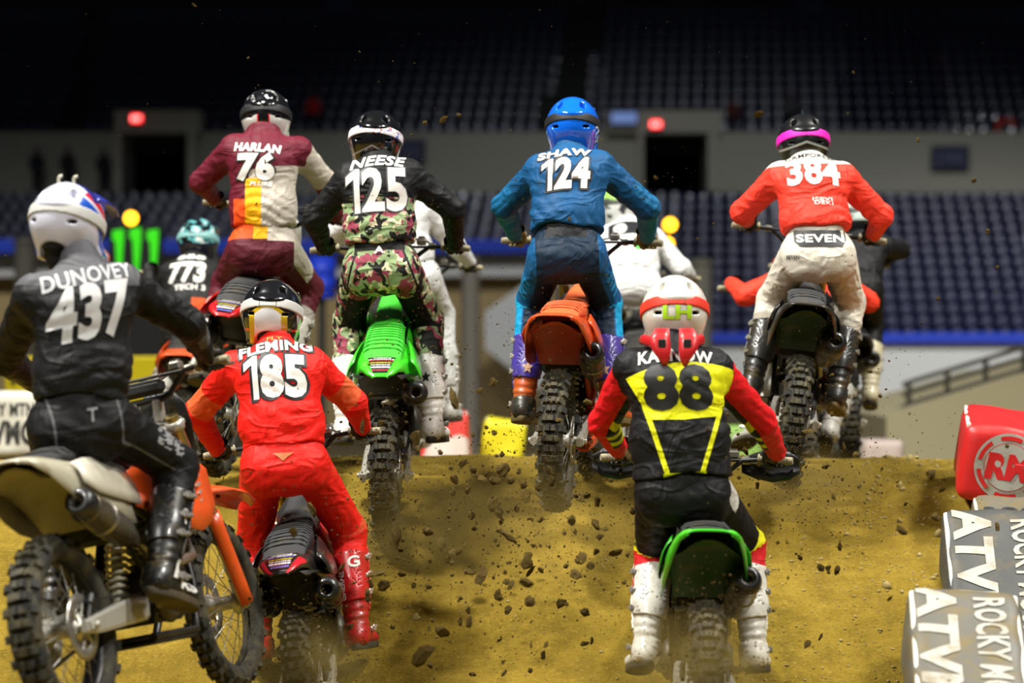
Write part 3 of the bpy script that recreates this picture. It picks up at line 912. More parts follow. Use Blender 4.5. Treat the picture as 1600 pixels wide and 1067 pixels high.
def seat_mesh(b):
    rings = []
    st = [(-.06, .085, .598, .03), (.05, .092, .628, .05), (.2, .096, .640, .07), (.4, .09, .632, .09), (.6, .078, .628, .10), (.8, .068, .655, .10), (.92, .05, .69, .08), (.97, .035, .705, .05)]
    for (y, hw, z, d) in st:
        rings.append([Vector((x * hw, y, z + dz)) for x, dz in ((-1.0, -d), (-1.02, -d * .5), (-.92, -.018), (-.65, -.003), (0, .004), (.65, -.003), (.92, -.018), (1.02, -d * .5), (1.0, -d))])
    b.loft(rings)
    for k in range(9):                                  # gripper pleats
        y = .03 + .055 * k
        hw = .094 - .012 * max(0, (y - .2)); z = np.interp(y, [s[0] for s in st], [s[2] for s in st])
        b.tube([(x * hw, y + abs(x) * .012, z + dz) for x, dz in ((-.99, -.022), (-.8, -.004), (-.4, .004), (0, .007), (.4, .004), (.8, -.004), (.99, -.022))], .006, 6)
def fender_grid(style):
    rows = []
    ys = [-.27, -.25, -.2, -.13, -.05, .05, .15, .25, .33]
    if style == 'plate':       # broad, short-tailed tunnel
        hw = [.07, .105, .13, .15, .16, .168, .17, .168, .16]; zt = [.590, .598, .604, .604, .598, .59, .585, .585, .585]; dr = [.012, .03, .075, .14, .19, .225, .24, .25, .25]
    elif style == 'vee':       # narrow pointed tail that opens to the side panels
        hw = [.035, .062, .085, .105, .122, .145, .16, .165, .16]; zt = [.565, .578, .592, .600, .600, .595, .588, .585, .585]; dr = [.008, .016, .03, .06, .12, .19, .23, .25, .25]
    else:                      # 'arch'
        hw = [.085, .115, .137, .153, .163, .168, .17, .168, .16]; zt = [.606, .612, .614, .610, .602, .592, .586, .585, .585]; dr = [.02, .05, .11, .17, .21, .235, .245, .25, .25]
    for y, w, z, d in zip(ys, hw, zt, dr):
        row = []
        for i in range(17):
            a = math.pi * i / 16
            cx, sz = -math.cos(a), math.sin(a)
            e = .62
            x = w * math.copysign(abs(cx) ** e, cx); zz = z - d + d * sz ** (.62)
            row.append(Vector((x, y + (d * .35 * (1 - sz ** .6)), zz)))
        rows.append(row)
    return rows
def fender_mesh(style):
    def fn(b): shell(b, fender_grid(style), .005)
    return fn
def rim_trim_mesh(style):
    def fn(b):
        g = fender_grid(style)
        b.tube(g[0], .005, 6)
    return fn
def airbox_mesh(b):
    b.box((0, .36, .42), (.24, .05, .28), bev=.02)
    b.box((0, .44, .46), (.2, .14, .2), bev=.03)
def flap_mesh(b):
    g = []
    for i in range(6):
        t = i / 5
        yy = np.interp(t, [0, .35, .7, 1], [-.17, .02, .16, .24]); zz = np.interp(t, [0, .35, .7, 1], [.575, .535, .44, .345])
        hw_ = np.interp(t, [0, .3, 1], [.10, .142, .118])
        g.append([Vector((x * hw_, yy - .015 * (1 - abs(x)), zz - .05 * x * x * (1 - t))) for x in (-1, -.6, -.2, .2, .6, 1)])
    shell(b, g, .006)
def sidepanel_mesh(s):
    def fn(b):
        g = []
        for (y, z0, z1, x0, x1) in ((.0, .49, .565, .172, .135), (.1, .45, .58, .178, .13), (.22, .43, .585, .178, .12), (.36, .41, .575, .172, .11), (.5, .40, .55, .15, .10)):
            g.append([Vector((s * (x0 + (x1 - x0) * t ** 2), y, z0 + (z1 - z0) * t)) for t in (0, .25, .5, .75, 1)])
        if s < 0: g = [r[::-1] for r in g]
        shell(b, g, .004)
    return fn
def shroud_mesh(s):
    def fn(b):
        g = []
        for (y, z0, z1, x0, x1) in ((.52, .40, .53, .12, .09), (.66, .36, .58, .15, .10), (.8, .30, .62, .185, .12), (.92, .28, .60, .195, .13), (1.0, .31, .57, .205, .16), (1.06, .38, .52, .205, .185)):
            g.append([Vector((s * (x0 + (x1 - x0) * t), y + .02 * t, z0 + (z1 - z0) * t)) for t in (0, .25, .5, .75, 1)])
        if s < 0: g = [r[::-1] for r in g]
        shell(b, g, .005)
    return fn
def radiator_mesh(s):
    def fn(b):
        b.box((s * .12, 1.0, .42), (.11, .035, .26), bev=.006)
        for k in range(8): b.box((s * .13, .985, .31 + .03 * k), (.12, .03, .008), M=Matrix.Rotation(.5, 4, 'X'))
    return fn
def tank_mesh(b):
    rings = []
    for (y, hw, z, d) in ((.62, .075, .60, .16), (.75, .10, .63, .2), (.88, .115, .65, .22), (1.0, .10, .655, .2), (1.06, .06, .64, .12)):
        rings.append([Vector((x * hw, y, z + dz * d)) for x, dz in ((-.7, -1), (-1, -.7), (-1, -.2), (-.7, -.03), (0, 0), (.7, -.03), (1, -.2), (1, -.7), (.7, -1))])
    b.loft(rings)
    b.lathe([(.0, .03), (.03, .03), (.035, .0), (.03, -.01)], 14, M=Matrix.Translation((0, .93, .655)))
def silencer_mesh(b):
    # along +Y from its open end; placed by matrix
    b.lathe([(.020, .07), (.020, .0), (.030, -.006), (.047, .006), (.054, .03), (.056, .06)], 22, axis='Y')
    b.lathe([(.056, .06), (.059, .062), (.059, .075), (.057, .08), (.060, .2), (.056, .38), (.052, .40), (.036, .46), (.022, .50), (.02, .54)], 22, axis='Y')
    b.lathe([(.0, .07), (.020, .07)], 22, axis='Y')
def silencer_cap_mesh(b):
    b.lathe([(.020, .055), (.022, -.002), (.031, -.010), (.050, .003), (.058, .03), (.059, .055), (.057, .057)], 22, axis='Y')
def clamp_band_mesh(b):
    b.lathe([(.0615, .20), (.0625, .20), (.0625, .235), (.0615, .235)], 22, axis='Y')
    b.box((-.045, .217, .045), (.03, .028, .03), bev=.004)
def pipe_mesh(b):
    b.tube([(.1, .45, .32), (.12, .6, .2), (.13, .8, .18), (.1, 1.0, .2), (.04, 1.05, .33), (.02, 1.0, .40)], .021, 10)
def peg_mesh(s):
    def fn(b):
        b.box((s * .215, .52, .045), (.11, .008, .022), bev=.002); b.box((s * .215, .565, .045), (.11, .008, .022), bev=.002)
        b.box((s * .268, .542, .045), (.008, .052, .022), bev=.002)
        b.box((s * .145, .542, .04), (.05, .03, .035), bev=.006)
        for k in range(7):
            for y in (.52, .565):
                b.box((s * (.17 + k * .0155), y, .062), (.008, .008, .014), taper=.4)
        b.tube([(s * .11, .58, .05), (s * .14, .56, .03)], .012, 8)
    return fn
AX, CL = Vector((0, 1.47, 0)), Vector((0, 1.105, .70))
FD = (CL - AX).normalized()
def fork_lower_mesh(s):
    def fn(b):
        off = Vector((s * .1, .0, 0)); f0 = Vector((0, -.035, 0))
        b.tube([AX + off + f0 + FD * -.03, AX + off + f0 + FD * .06, AX + off + f0 + FD * .10], [.02, .028, .027], 12)
        b.tube([AX + off + f0 + FD * .10, AX + off + f0 + FD * .42], .0235, 12)
        b.lathe([(.0, -.02), (.02, -.02), (.02, .02), (.0, .02)], 10, M=Matrix.Translation(AX + Vector((s * .1, 0, 0))), axis='X')
    return fn
def fork_upper_mesh(s):
    def fn(b):
        off = Vector((s * .1, -.035, 0))
        b.tube([AX + off + FD * .38, AX + off + FD * .41, AX + off + FD * .5, AX + off + FD * .84], [.029, .031, .029, .027], 14)
    return fn
def fork_guard_mesh(s):
    def fn(b):
        off = Vector((s * .1, -.035, 0)); g = []
        for t in (-.01, .08, .2, .32, .40):
            c = AX + off + FD * t
            row = []
            for k in range(7):
                a = -1.5 + 3.0 * k / 6
                row.append(c + Vector((s * math.cos(a) * .040, math.sin(a) * .036, math.sin(a) * .018)))
            g.append(row if s > 0 else row[::-1])
        shell(b, g, .004)
    return fn
def triple_mesh(tt):
  def fn(b):
    Rm = Matrix.Rotation(math.atan2(-FD.y, FD.z), 4, 'X')
    for t in (tt,):
        c = AX + FD * t + Vector((0, -.02, 0))
        b.box(c, (.26, .075, .032), bev=.01, M=Rm)
        for s in (-1, 1): b.lathe([(.028, -.02), (.037, -.02), (.037, .02), (.028, .02), (.028, -.02)], 14, M=Matrix.Translation(AX + Vector((s * .1, -.035, 0)) + FD * t) @ Rm)
    if tt > .7:
        for s in (-1, 1): b.box((s * .05, 1.06, .775), (.035, .045, .09), bev=.006)
  return fn
def bar_mesh(b):
    pts = [(-.405, .965, .905), (-.26, 1.005, .908), (-.2, 1.02, .905), (-.15, 1.04, .865), (-.11, 1.052, .83), (-.08, 1.055, .82), (.08, 1.055, .82), (.11, 1.052, .83), (.15, 1.04, .865), (.2, 1.02, .905), (.26, 1.005, .908), (.405, .965, .905)]
    b.tube(pts, [.011] * 4 + [.0125, .0135, .0135, .0125] + [.011] * 4, 10)
    b.tube([(-.2, 1.02, .905), (.2, 1.02, .905)], .0065, 8)
def barpad_mesh(b):
    b.box((0, 1.04, .868), (.2, .05, .06), bev=.018)
def grip_mesh(s):
    def fn(b):
        d = Vector((s * .405, .965, .905)) - Vector((s * .26, 1.005, .908)); p0 = Vector((s * .26, 1.005, .908))
        b.tube([p0 + d * .04, p0 + d * .07, p0 + d * .09, p0 + d * .98, p0 + d * 1.03], [.026, .026, .0175, .0165, .014], 12)
        for k in range(9): 
            q = p0 + d * (.16 + .09 * k); b.tube([q, q + d * .03], .0182, 10)
    return fn
def lever_mesh(s):
    def fn(b):
        b.box((s * .215, 1.03, .905), (.04, .035, .035), bev=.008)
        b.tube([(s * .2, 1.05, .902), (s * .25, 1.07, .897), (s * .33, 1.055, .895), (s * .39, 1.035, .892), (s * .40, 1.03, .892)], [.008, .006, .0055, .006, .008], 7)
    return fn
def cable_mesh(b):
    b.tube([(.22, 1.04, .905), (.16, 1.12, .93), (.03, 1.15, .9), (.0, 1.12, .78), (.05, .98, .62)], .0045, 6)
    b.tube([(-.22, 1.04, .905), (-.15, 1.12, .935), (-.02, 1.16, .91), (.0, 1.13, .78), (-.06, 1.0, .6)], .0045, 6)
def master_mesh(b):
    b.box((.16, 1.04, .93), (.05, .05, .035), bev=.008); b.tube([(.16, 1.04, .94), (.16, 1.04, .955)], .018, 10)
def handguard_mesh(s):
    def fn(b):
        g = []
        for (x, h, y) in ((.20, .03, 1.06), (.26, .055, 1.085), (.33, .07, 1.085), (.40, .06, 1.06), (.44, .03, 1.02)):
            g.append([Vector((s * x, y - .02 * abs(t), .885 + h * t)) for t in (-1, -.5, 0, .5, 1)])
        if s > 0: g = [r[::-1] for r in g]
        shell(b, g, .005)
        b.tube([(s * .2, 1.03, .905), (s * .24, 1.07, .89)], .007, 6)
    return fn
def frontplate_mesh(b):
    g = []
    for (z, hw) in ((.86, .06), (.80, .105), (.72, .11), (.62, .095), (.54, .06)):
        g.append([Vector((x * hw, 1.215 - (x * hw) ** 2 * 3 - (.86 - z) * -.28, z)) for x in (-1, -.5, 0, .5, 1)])
    shell(b, g, .005)
def ffender_mesh(b):
    g = []
    for (y, z, hw) in ((1.02, .44, .07), (1.15, .455, .10), (1.3, .47, .115), (1.5, .475, .115), (1.7, .46, .10), (1.84, .43, .07), (1.88, .41, .03)):
        g.append([Vector((x * hw, y, z - (x * x) * .035)) for x in (-1, -.7, -.35, 0, .35, .7, 1)])
    shell(b, [r[::-1] for r in g], .005)
def tail_decal_mesh(style):
    def fn(b):
        g = fender_grid(style)
        rows = g[1:5]; out = []
        for r in rows: out.append([p + Vector((0, -.001, .004)) for p in r[6:11]])
        n = 5
        b.addm([p for r in out for p in r], [(i * n + j, i * n + j + 1, (i + 1) * n + j + 1, (i + 1) * n + j) for i in range(3) for j in range(4)])
    return fn
def tail_edge_mesh(style, sl):
    def fn(b):
        g = fender_grid(style)
        if True:
            rows = [[p + Vector((0, -.001, .004)) for p in r[sl]] for r in g[0:4]]
            n = len(rows[0])
            b.addm([p for r in rows for p in r], [(i * n + j, i * n + j + 1, (i + 1) * n + j + 1, (i + 1) * n + j) for i in range(3) for j in range(n - 1)])
    return fn

RUB = None
def rubber_mat():
    global RUB
    if RUB is None:
        g = NG('tyre_rubber')
        n = g.noise(14, None, 5, .65)
        f = g.math('MULTIPLY', g.math('SUBTRACT', n, .42), 3.2)
        c = g.node('ShaderNodeClamp'); g.lk(f, c.inputs[0])
        RUB = g.done(g.mix(g.mul(c.outputs[0], .75), '#1a1915', '#5d5536'), .8)
    return RUB

def chassis(q):
    x, y, z, yaw, pit, rol = q
    return Matrix.Translation((x, y, z)) @ Matrix.Rotation(math.radians(-yaw), 4, 'Z') @ Matrix.Rotation(math.radians(pit), 4, 'X') @ Matrix.Rotation(math.radians(rol), 4, 'Y')

def bike(name, label, q, c, style='arch', twin=False, guards=None, full=True, steer=0.0, decal=None, edge=None, sil='#8b8577', silcap='#1a1a1a', group='motocross bikes on the jump', dirt=.5, flap='#141412', seatc=None, number=None):
    """c: dict of colours: fender, side, shroud, seat, fork, guard, frame, rim"""
    M = chassis(q)
    root = empty(name, mw=M)
    tag(root, label, 'motorbike', group)
    pl = lambda k: mat(c.get(k, c['fender']), .32, 0, .25, 'plastic', dirt)
    alu = mat('#c2bfb4', .38, .6, 0, 'aluminium', .3); blk = mat('#121212', .5, 0, 0, 'black_part', .3)
    steel = mat('#a09c92', .3, .8, 0, 'steel', .3)
    rub = rubber_mat()
    P = lambda nm, key, fn, m, par=root, mw=None: link(nm, part(key, fn), m, par, mw=mw)
    # rear wheel
    rw = P('rear_wheel', 'rim_r', rim_mesh(.245, .035), mat(c.get('rim', '#181818'), .4, .5, 0, 'rim', .3))
    P('tyre', 'tyre_r', tyre_mesh(.338, .122, 44, .02), rub, rw)
    P('hub', 'hub', hub_mesh, alu, rw)
    if full:
        P('spoke_lacing', 'spokes_r', spokes_mesh(.243), steel, rw)
        P('brake_disc', 'disc_r', disc_mesh(.118, .072), steel, rw)
    P('sprocket', 'sprocket', sprocket_mesh, alu, rw)
    P('chain', 'chain', chain_mesh, mat('#4a4232', .5, .7, 0, 'chain'))
    sw = P('swingarm', 'swing', swingarm_mesh, alu)
    P('brake_caliper', 'caliper', caliper_mesh, blk, sw)
    P('frame', 'frame', frame_mesh, mat(c.get('frame', '#55544f'), .4, .3, 0, 'frame', .4))
    P('engine', 'engine', engine_mesh, mat('#4a4943', .5, .6, 0, 'engine', .5))
    if full: P('shock_absorber', 'shock', shock_mesh, mat('#c9c4a8', .4, 0, 0, 'spring'))
    P('seat', 'seat', seat_mesh, mat(seatc or c.get('seat', '#151515'), .7, 0, 0, 'seat_cover', .35))
    fe = P('rear_fender', 'fender_' + style, fender_mesh(style), pl('fender'))
    P('fender_lip', 'lip_' + style, rim_trim_mesh(style), pl('fender'), fe)
    if decal: P('tail_decal', 'decal_' + style, tail_decal_mesh(style), decal, fe)
    if edge:
        P('edge_decal', 'edgel_' + style, tail_edge_mesh(style, slice(1, 6)), edge, fe); P('edge_decal', 'edger_' + style, tail_edge_mesh(style, slice(11, 16)), edge, fe)
    P('airbox', 'airbox', airbox_mesh, blk); P('mud_flap', 'flap', flap_mesh, mat(flap, .6, 0, 0, 'flap', .5))
    for s in (1, -1):
        P('side_panel', 'sidep%d' % s, sidepanel_mesh(s), pl('side'))
        P('radiator_shroud', 'shroud%d' % s, shroud_mesh(s), pl('shroud'))
        if full: P('radiator', 'radi%d' % s, radiator_mesh(s), alu)
        P('footpeg', 'peg%d' % s, peg_mesh(s), steel)
    P('fuel_tank', 'tank', tank_mesh, blk)
    SM = Matrix.Translation((.160, -.05, .425)) @ Matrix.Rotation(math.radians(-17), 4, 'X') @ Matrix.Rotation(math.radians(4), 4, 'Z')
    sides = (1, -1) if twin else (1,)
    for s in sides:
        mm = SM if s > 0 else Matrix.Diagonal((-1, 1, 1, 1)) @ SM
        so = P('silencer', 'silencer', silencer_mesh, mat(sil, .35, .75, 0, 'silencer', .5), root, mm)
        P('end_cap', 'silcap', silencer_cap_mesh, mat(silcap, .35, .1, .3, 'end_cap', .2), so)
        P('clamp_band', 'silband', clamp_band_mesh, steel, so)
    if full: P('exhaust_pipe', 'pipe', pipe_mesh, steel)
    # steered front end
    SP = Matrix.Translation(CL) @ Matrix.Rotation(math.radians(-steer), 4, FD) @ Matrix.Translation(-CL)
    hb = P('handlebar', 'bar', bar_mesh, blk, root, SP)
    P('bar_pad', 'barpad', barpad_mesh, mat(c.get('pad', '#141414'), .6, 0, 0, 'pad'), hb)
    for s in (1, -1):
        P('grip', 'grip%d' % s, grip_mesh(s), mat(c.get('grip', '#8f876c'), .7, 0, 0, 'grip', .4), hb)
        P('lever', 'lever%d' % s, lever_mesh(s), steel, hb)
        if guards: P('handguard', 'guard%d' % s, handguard_mesh(s), mat(guards, .4, 0, .2, 'guard', .3), hb)
    P('control_cable', 'cable', cable_mesh, blk, hb); P('brake_reservoir', 'master', master_mesh, steel, hb)
    fk = P('triple_clamp', 'triple', triple_mesh(.80), alu, root, SP); P('lower_triple_clamp', 'triple2', triple_mesh(.58), alu, fk)
    for s in (1, -1):
        P('fork_lower', 'forkl%d' % s, fork_lower_mesh(s), steel, fk)
        P('fork_tube', 'forku%d' % s, fork_upper_mesh(s), mat(c.get('fork', '#b89a4a'), .25, .8, 0, 'fork_tube'), fk)
        P('fork_guard', 'forkg%d' % s, fork_guard_mesh(s), pl('guard'), fk)
    P('front_number_plate', 'fplate', frontplate_mesh, mat(c.get('plate', '#d8d6cc'), .4, 0, 0, 'plate', .3), root, SP)
    P('front_fender', 'ffender', ffender_mesh, pl('ffender') if 'ffender' in c else pl('fender'), root, SP)
    fw = P('front_wheel', 'rim_f', rim_mesh(.268, .028), mat(c.get('rim', '#181818'), .4, .5, 0, 'rim', .3), root, SP @ Matrix.Translation(AX))
    P('tyre', 'tyre_f', tyre_mesh(.348, .09, 46, .017, True), rub, fw)
    P('hub', 'hub', hub_mesh, alu, fw)
    if full:
        P('spoke_lacing', 'spokes_f', spokes_mesh(.266), steel, fw)
        P('brake_disc', 'disc_f', disc_mesh(.135, -.066), steel, fw)
    root['_steer'] = steer
    return root, M, SP
# ------------------------------------------------------------------ rider gear: shared meshes
def helmet_f(off=0.0):
    def f(P):
        x = np.abs(P[:, 0]); Q = np.stack([x, P[:, 1], P[:, 2]], 1)
        d = ellip(Q, (0, -.005, .022), (.127 + off, .152 + off, .128 + off))
        d = smin(d, econe(Q, (0, -.01, .02), (0, .01, -.085), .124 + off, .148 + off, .108 + off, .128 + off, (1, 0, 0)), .03)
        ch = np.minimum(cone(Q, (.082, .05, -.08), (.066, .16, -.10), .034 + off, .034 + off), cone(Q, (.066, .16, -.10), (0, .2, -.095), .034 + off, .038 + off))
        return smin(d, ch, .03)
    return f
def helmet_shell_f(P):
    x = np.abs(P[:, 0]); Q = np.stack([x, P[:, 1], P[:, 2]], 1)
    d = helmet_f()(P)
    d = np.maximum(d, -bx(Q, (0, .17, -.005), (.092, .1, .05), .03))                      # eye port
    d = np.maximum(d, -econe(Q, (0, -.0, -.3), (0, -.0, -.045), .088, .1, .082, .095, (1, 0, 0)))   # neck opening
    d = np.maximum(d, -ellip(Q, (0, -.165, -.15), (.098, .12, .100)))                    # arched rear edge
    d = np.maximum(d, -.118 - .10 * P[:, 1] - P[:, 2])
    # rear spoiler ridge
    r = ellip(Q, (0, -.10, .085), (.075, .062, .022))
    d = smin(d, r, .012)
    # vents
    d = np.maximum(d, -bx(Q, (.072, -.125, .022), (.013, .03, .007), .003))
    d = np.maximum(d, -bx(Q, (.055, -.09, .118), (.012, .02, .02), .003))
    return d
def helmet_liner_f(P):
    d = ellip(P, (0, -.008, .0), (.112, .135, .115))
    d = smin(d, econe(P, (0, -.012, -.05), (0, -.005, -.085), .100, .118, .075, .09, (1, 0, 0)), .02)
    return d
def strap_f(P):
    d0 = helmet_f(.0055)(P)
    # tilted band: high at the back, low at the goggle frame
    z = P[:, 2] - (.020 - .36 * P[:, 1])
    d = np.maximum(d0, np.abs(z) - .0235)
    d = np.maximum(d, -(helmet_f(-.004)(P)))
    return np.maximum(d, P[:, 1] - .12)
def visor_mesh(b):
    g = []
    for (y, z, hw) in ((.02, .148, .07), (.08, .146, .095), (.15, .138, .10), (.22, .122, .095), (.275, .10, .08), (.285, .095, .05)):
        g.append([Vector((x * hw, y, z - .045 * x * x)) for x in (-1, -.8, -.5, -.2, 0, .2, .5, .8, 1)])
    shell(b, [r[::-1] for r in g], .006)
    for s in (-1, 1): b.box((s * .1, .05, .09), (.02, .06, .05), bev=.006)
def goggle_mesh(b):
    g = []
    for z, hw in ((.05, .075), (.03, .09), (0, .094), (-.03, .088), (-.05, .06)):
        g.append([Vector((x * hw, .15 - .05 * x * x, z)) for x in (-1, -.6, -.2, .2, .6, 1)])
    shell(b, g, .012)

_gear = {}
def gear(key):
    if key in _gear: return _gear[key]
    if key == 'shell': m = surf(helmet_shell_f, (-.15, -.185, -.17), (.15, .26, .18), .0065, 'helmet_shell')
    elif key == 'liner': m = surf(helmet_liner_f, (-.135, -.165, -.24), (.135, .15, .135), .009, 'helmet_liner')
    elif key == 'strap': m = surf(strap_f, (-.15, -.185, -.06), (.15, .14, .12), .005, 'goggle_strap', 1)
    elif key == 'visor': m = part('visor', visor_mesh)
    elif key == 'goggle': m = part('goggle', goggle_mesh)
    elif key == 'boot': m = surf(boot_f, (-.09, -.13, -.13), (.09, .25, .36), .0075, 'boot_shell')
    elif key == 'sole': m = part('sole', sole_mesh)
    elif key == 'buckle': m = part('buckle', buckle_mesh)
    elif key == 'shin': m = surf(shin_f, (-.09, -.02, .0), (.09, .22, .37), .008, 'shin_plate')
    elif key == 'calf': m = surf(calf_f, (-.09, -.13, .0), (.09, .16, .37), .0075, 'calf_plate')
    elif key == 'heel': m = surf(heel_f, (-.075, -.13, -.12), (.075, .02, .05), .007, 'heel_cup')
    elif key == 'hand': m = surf(hand_f, (-.062, -.13, -.055), (.062, .06, .07), .0042, 'glove_hand')
    _gear[key] = m
    return m

BOOT_LEAN = .30
def boot_f(P, off=0.0):
    P = P.copy(); lean = BOOT_LEAN * np.maximum(P[:, 2], 0); P[:, 1] -= lean
    d = econe(P, (0, 0, -.02), (0, .0, .16), .052 + off, .06 + off, .064 + off, .073 + off, (1, 0, 0))
    d = smin(d, econe(P, (0, .0, .16), (0, .0, .31), .064 + off, .073 + off, .070 + off, .078 + off, (1, 0, 0)), .02)
    foot = econe(P, (0, -.045, -.062), (0, .15, -.07), .042 + off, .042 + off, .05 + off, .035 + off, (1, 0, 0))
    d = smin(d, foot, .035)
    d = np.maximum(d, -.1 - P[:, 2])
    d = np.maximum(d, P[:, 2] - .325)
    # flex gaiter grooves round the ankle
    d = d + .003 * np.sin(P[:, 2] * 160) * np.exp(-((P[:, 2] - .035) / .04) ** 2)
    return d
def shin_f(P):
    d = np.abs(boot_f(P, .006)) - .006
    d = np.maximum(d, .045 - P[:, 2]); d = np.maximum(d, P[:, 2] - .345)
    return np.maximum(d, .022 - (P[:, 1] - BOOT_LEAN * P[:, 2]) + .2 * np.abs(P[:, 0]))
def calf_f(P):
    d = np.abs(boot_f(P, .005)) - .005
    d = np.maximum(d, .10 - P[:, 2]); d = np.maximum(d, P[:, 2] - .335 + .35 * np.abs(P[:, 0]))
    return np.maximum(d, (P[:, 1] - BOOT_LEAN * P[:, 2]) + .012)
def heel_f(P):
    d = np.abs(boot_f(P, .005)) - .005
    d = np.maximum(d, -.098 - P[:, 2]); d = np.maximum(d, P[:, 2] - .005 - .5 * (-P[:, 1] - .05))
    return np.maximum(d, P[:, 1] + .02)
def sole_mesh(b):
    out = []
    for k in range(20):
        a = 2 * math.pi * k / 20
        y = .055 + .155 * math.cos(a); x = .05 * math.sin(a) * (1.0 + .12 * math.cos(a))
        out.append((x, y))
    b.loft([[Vector((x * sc, (y - .055) * sc + .055, z)) for x, y in out] for z, sc in ((-.118, .97), (-.116, 1.0), (-.096, 1.02), (-.09, 1.0))])
def buckle_mesh(b):
    b.box((.0, 0, 0), (.016, .075, .020), bev=.005)
    b.box((.009, -.012, 0), (.010, .035, .028), bev=.004)
    b.box((.006, .03, 0), (.008, .03, .014), bev=.003)
def hand_f(P):
    # right fist round a bar along x; wrist towards -y
    d = econe(P, (0, -.085, .012), (0, -.018, .028), .030, .021, .040, .017, (1, 0, 0))
    d = smin(d, econe(P, (0, -.13, .008), (0, -.085, .012), .030, .026, .030, .021, (1, 0, 0)), .015)
    L = [.95, 1.06, 1.0, .82]
    for i in range(4):
        x = -.031 + .0207 * i; l = L[i]
        k0 = (x, -.014, .034); k1 = (x, .006 + .024 * l, .026); k2 = (x, .004 + .022 * l, -.014); k3 = (x, -.004, -.029)
        f = smin(smin(cone(P, k0, k1, .0108, .0098), cone(P, k1, k2, .0098, .0092), .004), cone(P, k2, k3, .0092, .008), .004)
        d = smin(d, f, .005)
    th = smin(cone(P, (-.034, -.05, .01), (-.040, -.022, -.012), .015, .012), cone(P, (-.040, -.022, -.012), (-.02, .006, -.030), .0115, .009), .006)
    return smin(d, th, .008)

